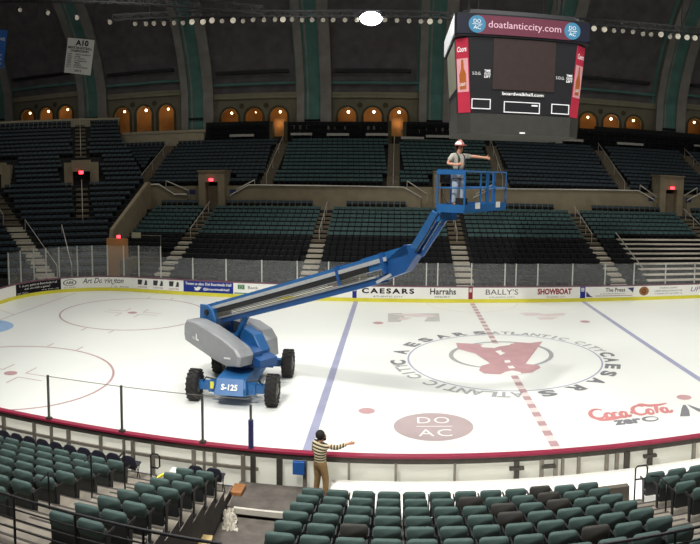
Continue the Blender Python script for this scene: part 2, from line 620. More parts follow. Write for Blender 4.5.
for sy in (6.7, -6.7):
    cx = -21.03
    mark(MB().ring((cx, sy, 0), 4.46, 4.57, 72), 'faceoff_circle', M['red_line'])
    mark(MB().disc((cx, sy, 0), .3, 20), 'faceoff_dot', M['red_logo'], 2)
    hm = MB()
    for a in (-1, 1):
        for b in (-1, 1):
            quad(hm, cx + a * .6, cx + a * 1.8, sy + b * .3 - .025, sy + b * .3 + .025)
            quad(hm, cx + a * .6 - .025, cx + a * .6 + .025, sy + min(b * .3, b * 1.2), sy + max(b * .3, b * 1.2))
            quad(hm, cx + a * .85 - .03, cx + a * .85 + .03, sy + min(b * 4.57, b * 5.2), sy + max(b * 4.57, b * 5.2))
    mark(hm, 'hash_mark', M['red_line'], 2)
for sx in (-6.1, 6.1):
    for sy in (6.9, -6.9):
        mark(MB().disc((sx, sy, 0), .3, 20), 'neutral_zone_dot', M['red_logo'], 2)
mark(MB().ring((0, 13.0, 0), 3.0, 3.06, 40, PI, 2 * PI), 'referee_crease', M['red_pale'])
mark(MB().ring((.05, -.3, 0), 4.5, 4.58, 90), 'centre_circle', M['blue_line'])


def arc_text(mb, body, angs, r, h, w, c=(.05, -.3), bold=.02):
    """letters set one by one round the centre circle, tops outward"""
    for ch, a in zip(body, angs):
        if ch == ' ': continue
        a = R_(a)
        vs, fs, asp = text_geo(ch, bold)
        ww = w if ch not in 'I' else .16
        rad = Vector((math.cos(a), math.sin(a)))
        tan = Vector((math.sin(a), -math.cos(a)))
        mb.add([(c[0] + rad.x * (r + v * h) + tan.x * u * ww, c[1] + rad.y * (r + v * h) + tan.y * u * ww, 0) for u, v in vs], fs)
    return mb


def spread(a0, a1, n): return [a0 + (a1 - a0) * (k + .5) / n for k in range(n)]


tx = MB(); arc_text(tx, 'CAESARS', [186, 166, 149, 135.5, 122.5, 109.5, 96.5], 5.03, .72, .72, bold=.05); mark(tx, 'ice_lettering', M['grey_paint'], 2)
tx = MB(); arc_text(tx, 'CAESARS', [1, -10, -22, -35, -49, -64.5, -80], 5.03, .72, .72, bold=.05); mark(tx, 'ice_lettering', M['grey_paint'], 2)
tx = MB(); arc_text(tx, 'ATLANTIC CITY', spread(90, 7, 13), 4.97, .58, .5, bold=.03); mark(tx, 'ice_lettering', M['grey_pale'], 2)
tx = MB(); arc_text(tx, 'ATLANTIC CITY', spread(-91, -171, 13), 5.0, .62, .54, bold=.03); mark(tx, 'ice_lettering', M['grey_pale'], 2)


def ice_poly_px(mb, pts, crop=None):
    """outline read off the photograph, laid on the ice plane"""
    out = []
    for a, b in pts:
        if crop: a, b = crop[0] + a * crop[2], crop[1] + b * crop[2]
        p = on_z(a, b)
        out.append((p.x, p.y, 0))
    return mb.add(out, [tuple(range(len(out)))])


CR = (430, 330, .2)
rg = MB()
vs, fs = [], []
for k in range(73):
    t = 2 * PI * k / 72
    for ru, rv, off in ((262, 68, 0), (240, 64, 1)):
        p = on_z(CR[0] + (356 + ru * math.cos(t)) * .2, CR[1] + (126 + rv * math.sin(t)) * .2)
        vs.append((p.x, p.y, 0))
for k in range(72): fs.append((2 * k, 2 * k + 1, 2 * k + 3, 2 * k + 2))
mark(rg.add(vs, fs), 'centre_emblem_ring', M['grey_pale'], 2)
em = MB()
ice_poly_px(em, [(130, 65), (140, 95), (185, 108), (225, 118), (300, 168), (255, 180), (245, 203), (270, 218), (350, 223), (385, 208), (415, 206), (450, 219), (510, 213), (552, 190),
                 (545, 178), (478, 170), (562, 58), (500, 66), (440, 62), (400, 72), (330, 80), (250, 72)], CR)
mark(em, 'centre_emblem', M['red_logo'], 3)
ew = MB()
for q in ([(252, 78), (300, 66), (330, 72), (392, 66), (402, 76), (345, 84), (320, 92), (262, 88)], [(326, 108), (352, 101), (362, 112), (378, 116), (352, 128), (340, 118)],
          [(370, 154), (398, 152), (404, 163), (376, 166)], [(386, 182), (414, 180), (426, 192), (396, 195)], [(372, 212), (410, 204), (452, 212), (458, 222), (400, 230)]):
    ice_poly_px(ew, q, CR)
mark(ew, 'centre_emblem_cutout', M['ice_white'], 4)
mark(MB().disc((-3.76, -8.25, 0), 1.36, 56, 1.22), 'maroon_disc', M['maroon_disc'], 1)
dt = MB()
for s_, yy in (('DO', -7.72), ('AC', -8.82)):
    text_to(dt, s_, lambda u, v, yy=yy: (-3.74 + u, yy + v, 0), 1.12, .58, spacing=1.15)
quad(dt, -4.35, -3.12, -8.3, -8.25)
mark(dt, 'disc_lettering', M['ice_white'], 3)
# far neutral-zone painted logos
l1 = MB()
for q in ([(388, 313.5), (402, 313), (405, 318), (400, 322), (388, 322)], [(418, 313.5), (439, 313.5), (440, 321.5), (424, 321.5), (428, 317)]): ice_poly_px(l1, q)
mark(l1, 'painted_logo', M['grey_faint'], 1)
l1 = MB()
for q in ([(390, 314.5), (416, 313.5), (438, 315.5), (430, 317.5), (410, 316.5)], [(400, 317.5), (412, 317.3), (407, 320), (398, 320)]): ice_poly_px(l1, q)
mark(l1, 'painted_logo', M['red_pale'], 2)
l2 = MB()
for q in ([(519, 313), (533, 312.7), (545, 314), (566, 313), (564, 315.6), (549, 316.4), (538, 315.7), (526, 316)], [(536, 317), (560, 317), (552, 319.6), (540, 319.8)]): ice_poly_px(l2, q)
mark(l2, 'painted_logo', M['red_pale'], 1)


STK = [0.]
def stroke(mb, pts, w, fn):
    """tapered flat ribbon along a smoothed polyline in (u,v)"""
    STK[0] = (STK[0] + 2.5e-4) % .0035
    P2 = []
    n = len(pts)
    for i in range(n - 1):
        p0, p1, p2, p3 = (Vector(pts[max(i - 1, 0)]), Vector(pts[i]), Vector(pts[i + 1]), Vector(pts[min(i + 2, n - 1)]))
        for k in range(6):
            t = k / 6
            P2.append(.5 * ((2 * p1) + (p2 - p0) * t + (2 * p0 - 5 * p1 + 4 * p2 - p3) * t * t + (3 * p1 - p0 - 3 * p2 + p3) * t ** 3))
    P2.append(Vector(pts[-1]))
    m = len(P2)
    vs, fs = [], []
    for i, p in enumerate(P2):
        d = (P2[min(i + 1, m - 1)] - P2[max(i - 1, 0)]).normalized()
        nn = Vector((-d.y, d.x)) * w * (.35 + .65 * math.sin(PI * (i + .5) / m)) / 2
        zz = Vector((0, 0, STK[0]))
        vs += [tuple(Vector(fn(*(p + nn))) + zz), tuple(Vector(fn(*(p - nn))) + zz)]
    for i in range(m - 1): fs.append((2 * i, 2 * i + 1, 2 * i + 3, 2 * i + 2))
    return mb.add(vs, fs)


def oval(cx, cy, rx, ry, a0=0, a1=360, n=12):
    return [(cx + rx * math.cos(R_(a0 + (a1 - a0) * k / n)), cy + ry * math.sin(R_(a0 + (a1 - a0) * k / n))) for k in range(n + 1)]


script = [oval(.75, .95, .72, .8, 40, 320, 14) + [(1.45, .75)], [(.35, .2), (.9, -.12), (1.9, -.1), (2.8, .05), (3.4, -.1)],
          oval(1.75, .5, .3, .42), oval(2.5, .5, .3, .42, 45, 320), oval(3.25, .5, .3, .42), [(3.58, .95), (3.5, .25), (3.75, .1), (3.95, .35)],
          [(3.95, .6), (4.3, .7)], oval(5.05, .95, .72, .8, 40, 320, 14) + [(5.8, .7)], [(4.6, 1.5), (5.4, 1.95), (6.2, 1.6), (7.3, 1.55), (8.2, 1.7)],
          oval(6.0, .5, .3, .42), [(6.58, .08), (6.72, .7), (6.85, 1.25), (6.95, 1.75)], oval(7.5, .5, .3, .42), [(7.85, .95), (7.75, .25), (8.0, .08), (8.3, .4)]]
coke = MB()
for st in script:
    stroke(coke, st, .44, lambda u, v: (1.83 + (u + .25 * v) * .385, -8.28 + v * .56, 0))
mark(coke, 'script_lettering', M['soft_red'], 2)
zr = text_to(MB(), 'zer', lambda u, v: (3.02 + u + .12 * v, -8.72 + v, 0), 1.05, .46, bold=.05)
stroke(zr, oval(3.92, -8.68, .27, .2, 0, 360, 16), .13, lambda u, v: (u, v, 0))
mark(zr, 'ice_lettering', M['grey_paint'], 2)
bt = MB()
ice_poly_px(bt, [(680, 416.5), (690, 416.3), (689.2, 410.5), (685.6, 405), (683, 405), (681.4, 409)])
ice_poly_px(bt, [(687, 404.3), (700, 409), (712, 413), (712, 415), (698, 411.5), (690, 407)])
mark(bt, 'bottle_emblem', M['grey_paint'], 2)

# ---------------------------------------------------------------- far dasher boards
far_b = thing('dasher_boards', (0, 13.1, 0), 'white rink boards with yellow kick strip along the far side of the ice', 'rink boards')
ribbon(MB(), FP, 0.2, 1.03, 0, .1, FN).build('board_panel', M['white_panel'], far_b)
ribbon(MB(), FP, 0.0, .24, -.02, .1, FN).build('kick_strip', M['yellow'], far_b)['label'] = 'yellow kick strip'
ribbon(MB(), FP, 1.03, 1.1, -.02, .14, FN).build('cap_rail', M['cap_dark'], far_b)
# sampled path for placing panels
SAMP = []
for i in range(len(FP) - 1):
    for k in range(20):
        t = k / 20
        SAMP.append((FP[i].lerp(FP[i + 1], t), FN[i].lerp(FN[i + 1], t)))
SPX = [proj((p.x, p.y, .6))[0] for p, n in SAMP]


def at_px(px):
    best = min(range(len(SAMP)), key=lambda i: abs(SPX[i] - px) + (0 if SAMP[i][0].y > 5 else 1000))
    return best


def panel_fn(i0, i1, z0, z1, lift):
    """u in -.5..0.5 left to right, v likewise bottom to top"""
    def fn(u, v):
        s = i0 + (i1 - i0) * (u + .5)
        k = max(0, min(len(SAMP) - 2, int(math.floor(s))))
        t = s - k
        p = SAMP[k][0].lerp(SAMP[k + 1][0], t); n = SAMP[k][1].lerp(SAMP[k + 1][1], t)
        return (p.x - n.x * lift, p.y - n.y * lift, z0 + (z1 - z0) * (v + .5))
    return fn


def ad(px0, px1, m, label, texts=(), name='advertising_board', z0=.25, z1=1.02):
    i0, i1 = at_px(px0), at_px(px1)
    f = panel_fn(i0, i1, z0, z1, .012)
    g = panel_fn(i0, i1, z0, z1, .0)
    mb = MB()
    n = 10
    vs, fs = [], []
    for k in range(n + 1):
        u = k / n - .5
        vs += [f(u, -.5), f(u, .5), g(u, .5), g(u, -.5)]
    for k in range(n):
        for j in range(4):
            l = (j + 1) % 4
            fs.append((k * 4 + j, k * 4 + l, k * 4 + 4 + l, k * 4 + 4 + j))
    fs += [(0, 1, 2, 3), tuple(n * 4 + j for j in (3, 2, 1, 0))]
    mb.add(vs, fs)
    o = mb.own(name, m, label, 'advertising panel', 'advertising panels on the far boards')
    h = panel_fn(i0, i1, z0, z1, .018)
    for t in texts:
        tb = MB()
        if t[0] == 'T':
            _, body, mm, u0, u1, v0, v1 = t[:7]
            kw = t[7] if len(t) > 7 else {}
            text_to(tb, body, lambda u, v: h((u0 + u1) / 2 + u, (v0 + v1) / 2 + v), u1 - u0, v1 - v0, **kw)
            tb.build('lettering', M[mm], o)
        elif t[0] == 'P':
            _, mm, pts = t
            tb.add([h(a, b) for a, b in pts], [tuple(range(len(pts)))])
            tb.build('emblem', M[mm], o)
        elif t[0] == 'E':
            _, mm, uc, vc, ru, rv, thick = t
            n2 = 28
            if thick >= 1:
                tb.add([h(uc + ru * math.cos(2 * PI * k / n2), vc + rv * math.sin(2 * PI * k / n2)) for k in range(n2)], [tuple(range(n2))])
            else:
                vv = []
                for k in range(n2 + 1):
                    a = 2 * PI * k / n2
                    for q in (1, 1 - thick): vv.append(h(uc + ru * q * math.cos(a), vc + rv * q * math.sin(a)))
                tb.add(vv, [(2 * k, 2 * k + 1, 2 * k + 3, 2 * k + 2) for k in range(n2)])
            tb.build('emblem', M[mm], o)
        elif t[0] == 'S':
            _, mm, sts, w = t
            for st in sts: stroke(tb, st, w, h)
            tb.build('lettering', M[mm], o)
    return o


B1 = {'bold': .02}
ad(16, 61, M['ad_black'], 'black board panel with two lines of small white writing in the rink corner',
   [('T', 'Treat your guests to Boardwalk Hall', 'ad_white', -.42, .42, .12, .38), ('T', 'and win with a game!', 'ad_white', -.28, .28, -.18, .06), ('T', 'boardwalkhall.com', 'ad_white', -.46, -.2, -.44, -.3), ('T', 'call for details today', 'ad_white', .1, .46, -.42, -.28)])
ad(61.5, 78, M['ad_white'], 'small white board panel with a dark oval emblem beside the black panel',
   [('E', 'ad_grey', 0, .08, .4, .32, .16), ('T', 'ABE', 'ad_grey', -.24, .24, -.06, .22, B1), ('T', 'ICE RINK', 'ad_grey', -.35, .35, -.44, -.34)])
ad(79, 133, M['ad_white'], 'long white board panel with dark script lettering near the rink corner',
   [('T', 'Art Dorrington', 'ad_grey', -.44, .34, -.22, .44, {'shear': .35, 'bold': .012}), ('T', 'ICE  RINK', 'ad_grey', .1, .45, -.46, -.36)])
lg = []
for c in (-.33, 0, .33):
    lg += [('P', 'ad_grey', [(c - .1, -.1), (c - .02, -.1), (c - .0, .38), (c - .1, .38)]), ('P', 'ad_grey', [(c + .03, -.12), (c + .1, -.12), (c + .1, .3), (c + .06, .38), (c + .05, .1)]), ('T', 'CENTER', 'ad_red', c - .1, c + .1, -.38, -.26)]
ad(135, 182, M['ad_white'], 'white board panel with three small dark and red emblems left of the blue panel', lg)
bird = ('P', 'ad_white', [(-.28, -.3), (-.22, -.36), (-.17, -.28), (-.15, -.1), (-.12, -.06), (-.16, -.02), (-.19, .02), (-.22, -.02), (-.23, -.1), (-.28, -.02), (-.28, -.14), (-.25, -.22)])
ad(183, 233, M['ad_blue'], 'blue board panel with a white bird and white lettering behind the boom lift',
   [('T', 'Tweet us also: Del Boardwalk Hall', 'ad_white', -.46, .46, .14, .4, B1), bird, ('T', '@boardwalkhall', 'ad_white', -.1, .42, -.34, -.06, B1)])
ad(233.5, 352, M['ad_white'], 'long white board panel with a small green bank emblem partly behind the boom',
   [('P', 'ad_green', [(-.46, -.05), (-.4, -.05), (-.4, .36), (-.46, .36)]), ('T', 'D', 'ad_white', -.447, -.414, .02, .28), ('T', 'Bank', 'ad_grey', -.37, -.28, .0, .26), ('P', 'ad_green', [(-.49, -.46), (-.26, -.46), (-.22, -.36), (-.49, -.36)])])
ad(357.5, 420, M['ad_white'], 'white board panel with seven bold spaced black capitals, right of left blue stripe',
   [('T', 'CAESARS', 'ad_black', -.44, .4, -.08, .38, {'bold': .04, 'spacing': 1.35}), ('T', 'ATLANTIC CITY', 'ad_grey', -.26, .22, -.4, -.27)])
ad(420.5, 468.5, M['ad_white'], 'white board panel with condensed black lettering just left of red stripe',
   [('T', "Harrahs", 'ad_black', -.3, .24, -.12, .42, {'bold': .02}), ('T', 'RESORT', 'ad_grey', -.2, .12, -.4, -.25)])
ad(473, 526, M['ad_white'], 'white board panel with thin grey serif-like capitals just right of red stripe',
   [('T', "BALLY'S", 'ad_grey', -.26, .34, -.12, .36), ('T', 'ATLANTIC CITY', 'ad_grey', -.2, .28, -.4, -.29)])
ad(526.5, 580, M['ad_white'], 'white board panel with dark red capitals, left of the second blue stripe',
   [('T', 'SHOWBOAT', 'ad_red', -.3, .34, -.14, .4, {'bold': .045}), ('T', 'ATLANTIC CITY', 'ad_red', -.14, .22, -.42, -.3)])
ad(585, 635, M['ad_white'], 'white board panel with navy corner triangles, right of the second blue stripe',
   [('T', 'The Press', 'ad_grey', -.1, .3, .02, .38, B1), ('P', 'ad_navy', [(-.48, -.42), (-.34, -.42), (-.4, -.3), (-.48, .1)]), ('P', 'ad_navy', [(.34, .36), (.48, .4), (.46, -.1), (.42, .1)]), ('T', 'pressofatlanticcity.com', 'ad_grey', -.2, .3, -.22, -.1), ('P', 'ad_red', [(-.3, -.36), (.45, -.36), (.45, -.32), (-.3, -.32)])])
ad(635.5, 684, M['ad_white'], 'white board panel with a round brown emblem and three lines of writing',
   [('E', 'orange_wood', -.34, .02, .1, .42, 1), ('E', 'ad_grey', -.34, .02, .05, .22, .4), ('T', 'ATLANTIC COUNTY', 'ad_grey', -.02, .36, .2, .36), ('T', 'LABOR ASSOCIATION OF THE', 'ad_grey', -.12, .46, -.08, .08), ('T', 'WORKERS OF THE SHORE, NJ', 'ad_grey', -.12, .46, -.36, -.2)])
ad(684.5, 720, M['ad_white'], 'white board panel with purple slanted lettering, last at the far right',
   [('T', 'UPM', 'ad_purple', -.34, .1, -.14, .3, {'shear': .3})])
for a, b, mm, nm in ((352.3, 357.2, 'ad_blue', 'blue_board_stripe'), (468.8, 472.8, 'ad_red', 'red_board_stripe'), (580.3, 584.7, 'ad_blue', 'blue_board_stripe')):
    i0, i1 = at_px(a), at_px(b)
    f = panel_fn(i0, i1, .24, 1.03, .016)
    g = panel_fn(i0, i1, .24, 1.03, 0)
    q = MB().add([f(-.5, -.5), f(.5, -.5), f(.5, .5), f(-.5, .5), g(-.5, -.5), g(.5, -.5), g(.5, .5), g(-.5, .5)], [(0, 1, 2, 3), (4, 7, 6, 5), (0, 4, 5, 1), (3, 2, 6, 7), (0, 3, 7, 4), (1, 5, 6, 2)])
    o = q.build('board_stripe', M[mm], far_b)
    h = panel_fn(i0, i1, .24, 1.03, .022)
    w = MB()
    for k in range(3): w.add([h(-.3, .1 + k * .12), h(.3, .1 + k * .12), h(.3, .18 + k * .12), h(-.3, .18 + k * .12)], [(0, 1, 2, 3)])
    w.build('stripe_lettering', M['ad_white'], o)

# ---------------------------------------------------------------- far stanchions and glass
spx = [10, 22, 35, 47, 60, 78, 93, 108, 124, 139, 160.5, 192.4, 226.4, 261.5, 297, 328.6, 360, 393, 425.7, 437, 471.4, 505, 516, 538, 572.4, 605, 633.6, 664.5, 693.6, 725]
PREV = None
for k, px in enumerate(spx):
    i = at_px(px)
    p, n = SAMP[i]
    top = 3.4 if px <= 161 else 2.66
    q = Vector((p.x + n.x * .06, p.y + n.y * .06, 0))
    where = 'in the tall glass of the rink corner' if px <= 161 else 'on the far boards'
    mb = MB().bar((q.x, q.y, 1.1), (q.x, q.y, top), .075, .075)
    o = mb.own('glass_stanchion', M['alu'], f'thin pale upright stanchion {where}, {ORD[k + 1]} from the left', 'stanchion', 'stanchions of the far glass')
    MB().box(q.x - .07, q.x + .07, q.y - .07, q.y + .07, 1.1, 1.16).build('foot', M['steel'], o)
    if PREV is not None:
        i0, q0, t0 = PREV
        t = min(top, t0)
        idx = list(range(i, i0 + 1, 5)) if i < i0 else [i]
        if idx[-1] != i0: idx.append(i0)
        path = [SAMP[j][0] for j in idx]; nr = [SAMP[j][1] for j in idx]
        g = ribbon(MB(), path, 1.1, t - .03, .055, .067, nr)
        w = 'tall clear glass pane in the rink corner' if px <= 161 else 'clear glass pane on the far boards'
        go = g.own('glass_shield', M['glass'], f'{w}, {ORD[k]} from the left', 'glass pane', 'glass panes of the far boards')
    PREV = (i, q, top)

# ---------------------------------------------------------------- near dasher boards
near_b = thing('dasher_boards', (-6, -13.0, 0), 'near rink boards seen from behind, crimson cap rail on grey steel posts', 'rink boards')
pm = MB()
for _a, _b in zip(NEAR, NEAR[1:]): pm.add([(_a.x, _a.y, 0), (_b.x, _b.y, 0), (_b.x, _b.y, 1.02), (_a.x, _a.y, 1.02)], [(0, 1, 2, 3)])
pm.build('board_panel', M['poly'], near_b)['label'] = 'white translucent plastic sheet'
ribbon(MB(), NEAR, 1.06, 1.12, -.04, .16, NN).build('cap_rail', M['crimson'], near_b)['label'] = 'crimson cap rail'
ribbon(MB(), NEAR, .9, 1.06, .06, .12, NN).build('top_channel', M['steel_dark'], near_b)
NS = [p for p in NEAR if p.x < -8.8]
ribbon(MB(), NS + [Vector((-8.75, -12.95, 0))], .5, .58, .05, .12).build('stringer', M['steel'], near_b)
for px, w in ((5, .09), (35, .07), (52, .05), (69, .09), (101, .07), (124, .05), (133, .09), (153, .07), (193.6, .09), (204, .05), (214.5, .08), (243, .1), (253, .13), (279.5, .15), (305, .1), (349, .06), (396, .07), (455, .06), (517, .13), (542, .1),
              (556, .1), (563, .07), (579, .08), (607, .09), (617, .09), (627, .15), (650, .13), (693.5, .08)):
    x = on_y(px, 458, -13.05).x
    MB().box(x - w / 2, x + w / 2, -13.1, -12.98, .02, .92).build('board_post', M['steel'] if w < .12 else M['steel_dark'], near_b)
for px in (517, 549, 650):
    x = on_y(px, 462, -13.1).x
    MB().box(x - .2, x + .2, -13.13, -13.02, .68, .76).build('gate_latch', M['steel_dark'], near_b)
# ledge of the bench floor is part of the terraces below
for k, (px, pyb, pyt) in enumerate(((47.5, 420, 374), (120.5, 433, 384), (201.5, 444, 393))):
    x = on_z(px + 1, pyb, 1.1).x
    mb = MB().bar((x, -13.03, 1.12), (x, -13.03, 2.5), .06, .06)
    o = mb.own('glass_stanchion', M['alu_dark'], ['dark upright post on the near boards, leftmost of four', 'dark upright post on the near boards, second from left', 'dark upright post on the near boards under the boom lift tyre'][k], 'stanchion', 'posts on the near boards')
    MB().box(x - .08, x + .08, -13.1, -12.96, 1.1, 1.18).build('foot', M['steel_dark'], o)
xs4 = [on_z(48.5, 420, 1.1).x, on_z(121.5, 433, 1.1).x, on_z(202.5, 444, 1.1).x, -8.95]
o = MB().bar((-8.95, -13.03, 1.9), (-8.95, -13.03, 2.32), .06, .06).own('glass_stanchion', M['alu_dark'], 'post with dark padded sleeve on the near boards right of the boom lift', 'stanchion', 'posts on the near boards', base=(-8.95, -13.03, 1.12))
MB().tube([(-8.95, -13.03, 1.12), (-8.95, -13.03, 1.9)], .075, 12).build('padded_sleeve', M['ad_navy'], o)
for k in range(3):
    o = MB().box(xs4[k] + .035, xs4[k + 1] - .035, -13.036, -13.024, 1.13, 2.46).own('glass_shield', M['glass_near'], ['very clear glass pane on the near boards, leftmost of three', 'very clear glass pane on the near boards, middle of three', 'very clear glass pane on the near boards in front of the boom lift'][k], 'glass pane', 'glass panes of the near boards')
    MB().box(xs4[k] + .035, xs4[k + 1] - .035, -13.04, -13.02, 2.46, 2.475).build('top_edge', M['steel'], o)

# ================================================================ NEAR STANDS
def terrace(x0, x1, fronts, zs, yback, z0=-.05):
    """stepped solid: tread i from fronts[i] to fronts[i+1] at height zs[i]; rows climb towards -y"""
    prof = [(fronts[0], z0)]
    for i, (y, z) in enumerate(zip(fronts, zs)):
        yn = fronts[i + 1] if i + 1 < len(fronts) else yback
        prof += [(y, z), (yn, z)]
    prof.append((yback, z0))
    mb = MB().prism([(x0, y, z) for y, z in prof], (x1 - x0, 0, 0))
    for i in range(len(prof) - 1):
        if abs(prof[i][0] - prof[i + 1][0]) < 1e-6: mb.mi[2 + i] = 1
    mb.mi[0] = mb.mi[1] = 1  # risers and end faces coloured darker, shading put into the material
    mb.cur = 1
    for y, z in zip(fronts, zs): mb.box(x0 + .004, x1 - .004, y - .05, y + .006, z - .04, z + .006)  # dark strip on each tread edge paints in the edge shading
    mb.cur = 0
    return mb


NR = 13
LF = [-13.69 - .84 * i for i in range(NR)]
LZs = [.33 + .265 * i for i in range(NR)]
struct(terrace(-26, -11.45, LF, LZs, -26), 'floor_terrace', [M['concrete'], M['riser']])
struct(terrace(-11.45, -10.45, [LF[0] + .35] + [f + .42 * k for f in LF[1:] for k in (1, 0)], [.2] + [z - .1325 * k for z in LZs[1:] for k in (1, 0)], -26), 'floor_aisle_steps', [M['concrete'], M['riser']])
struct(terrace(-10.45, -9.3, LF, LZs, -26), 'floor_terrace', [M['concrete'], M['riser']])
CF = [-13.05] + [-14.66 - .84 * j for j in range(1, NR)]
CF = [-13.05, -15.49] + [-15.49 - .84 * j for j in range(1, NR - 1)]
CZs = [.43 + .267 * j for j in range(NR)]
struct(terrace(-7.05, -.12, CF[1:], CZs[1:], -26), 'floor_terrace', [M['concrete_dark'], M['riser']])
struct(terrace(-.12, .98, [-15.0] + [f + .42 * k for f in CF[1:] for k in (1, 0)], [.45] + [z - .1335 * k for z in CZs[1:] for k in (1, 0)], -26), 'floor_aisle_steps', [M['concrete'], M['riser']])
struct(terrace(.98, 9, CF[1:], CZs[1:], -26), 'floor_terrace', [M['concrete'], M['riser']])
# pale bench floor behind the boards
struct(MB().box(-6.72, 9, -15.5, -13.1, -.05, .44), 'floor_bench', M['white_panel'])
struct(MB().box(-9.28, -7.06, -20.5, -14.62, -.05, .02), 'floor_tunnel', M['mat_dark'])
# low concrete wall at the foot of the right aisle
struct(MB().box(-1.3, .75, -14.86, -14.7, .44, .84), 'wall_aisle_front', M['concrete_dark'])
# rubber mat deck with pale metal edge
o = MB().box(-9.2, -6.98, -14.5, -13.14, .0, .2).own('rubber_mat_deck', M['mat_dark'], 'dark rubber covered deck behind the boards where the striped man stands', 'deck')
MB().box(-9.05, -7.5, -14.58, -14.5, .08, .22).build('metal_edge', M['rail_white'], o)
MB().box(-9.235, -9.2, -14.5, -13.14, .05, .215).build('side_rail', M['steel'], o)
# loose things in the tunnel
o = MB().prism([(-9.75, -16.35, .42), (-9.08, -16.3, .42), (-9.0, -16.95, .42), (-9.7, -17.0, .42)], (0, 0, .05)).own('plywood_sheet', M['plywood'], 'tan plywood sheet lying at the stepped edge of the tunnel', 'board')
MB().box(-9.28, -9.22, -16.9, -16.4, 0, .42).build('support_leg', M['plywood'], o)
o = MB().slab([(-9.28, -13.95, .02), (-9.02, -13.95, .02), (-9.0, -13.95, .3), (-9.3, -13.95, .3)], (0, .5, 0), .02).own('wooden_block', M['orange_wood'], 'orange brown wooden block beside the dark mat', 'wooden block')
random.seed(3)
bag = MB()
NBG = 16
hts = [[random.random() for _ in range(NBG)] for _ in range(NBG)]
bv = []
for a in range(NBG):
    for c in range(NBG):
        u, v = a / (NBG - 1) * 2 - 1, c / (NBG - 1) * 2 - 1
        fall = max(0, 1 - (u * u + v * v) ** .5)
        bv.append((-9.08 + u * .17 * (1 + .3 * hts[a][c]) - v * .12, -14.9 + v * .42 + .1 * hts[c][a], .03 + (fall ** .6) * .16 + .14 * hts[a][c] * min(1, fall * 3)))
bag.add(bv, [(a * NBG + c, a * NBG + c + 1, a * NBG + NBG + c + 1, a * NBG + NBG + c) for a in range(NBG - 1) for c in range(NBG - 1)])
bag.own('plastic_sheeting', M['plastic_bag'], 'crumpled white plastic sheeting heaped beside the dark mat', 'plastic sheeting')
o = MB().slab([(-7.78, -13.2, .55), (-7.46, -13.2, .55), (-7.46, -13.2, .9), (-7.78, -13.2, .9)], (0, .12, 0), .015).own('blue_pad', M['blue_pad'], 'small blue pad fixed to the back of the boards left of the striped man', 'pad')
o = MB().bar((-11.15, -14.05, .55), (-10.6, -14.05, .55), .08, .06).own('yellow_edge_strip', M['yellow'], 'yellow edge strip at the foot of the left aisle', 'edge strip')
MB().bar((-11.15, -14.05, .55), (-11.25, -14.5, .55), .06, .05).build('corner_piece', M['yellow'], o)
o = MB().box(-11.1, -9.9, -13.62, -13.4, .0, .42).own('bench_plank', M['bleacher'], 'pale plank bench between the boards and the front chairs', 'bench')
MB().box(-11.1, -9.9, -13.64, -13.38, .42, .47).build('bench_top', M['white_panel'], o)


# ---------------------------------------------------------------- the seats
def rrect(w, z0, z1, r, y, n=4, top_only=False):
    pts = []
    for cx, cz, a0 in ((w / 2 - r, z1 - r, 0), (-w / 2 + r, z1 - r, 90), (-w / 2 + r, z0 + r, 180), (w / 2 - r, z0 + r, 270)):
        if top_only and a0 >= 180:
            pts.append((-w / 2 if a0 == 180 else w / 2, y, z0)); continue
        for k in range(n + 1):
            a = R_(a0 + 90 * k / n)
            pts.append((cx + r * math.cos(a), y, cz + r * math.sin(a)))
    return pts


def tilt(mb, deg, z, y=0):
    mm = Matrix.Translation((0, y, z)) @ Matrix.Rotation(R_(deg), 4, 'X') @ Matrix.Translation((0, -y, -z))
    return mb.xf(mm)


def make_seat(w=.5, cover='seat_green', lean=9):
    root = thing('stadium_seat', (0, 0, 0), '', 'seat')
    tilt(MB().slab(rrect(w, .57, .84, .07, -.04), (0, .085, 0), .02), lean, .4).build('backrest', M[cover], root, True)
    tilt(MB().slab(rrect(w - .04, .2, .6, .04, -.02), (0, .05, 0), .01), lean, .4).build('back_shell', M['seat_shell'], root)
    tilt(MB().slab(rrect(w - .07, .33, .64, .06, .1), (0, .06, 0), .02), -4, .4, .12).build('seat', M['seat_dark'], root)
    for s in (-1, 1):
        x = s * (w / 2 + .005)
        MB().prism([(x - .015, -.02, .58), (x - .015, .3, .56), (x - .015, .3, .61), (x - .015, -.02, .64)], (.03, 0, 0)).build('armrest', M['seat_frame'], root)
        MB().prism([(x - .012, .02, 0), (x - .012, .1, 0), (x - .012, .16, .58), (x - .012, .0, .58)], (.024, 0, 0)).box(x - .02, x + .02, -.06, .2, 0, .03).build('leg', M['seat_frame'], root)
    return root


def make_chair():
    root = thing('folding_chair', (0, 0, 0), '', 'chair')
    tilt(MB().slab(rrect(.4, .42, .8, .15, -.02, 5, True), (0, .03, 0), .008), 7, .4).build('backrest', M['seat_navy'], root, True)
    MB().slab(rrect(.38, -.2, .2, .05, 0), (0, .03, 0), .008).xf(Matrix.Translation((0, .22, .44)) @ Matrix.Rotation(R_(90), 4, 'X')).build('seat', M['seat_navy'], root)
    for s in (-1, 1):
        MB().tube([(s * .19, -.06, .7), (s * .2, .3, 0)], .012, 6).build('leg', M['seat_frame'], root)
        MB().tube([(s * .17, .3, .44), (s * .18, -.02, 0)], .012, 6).build('leg', M['seat_frame'], root)
    return root


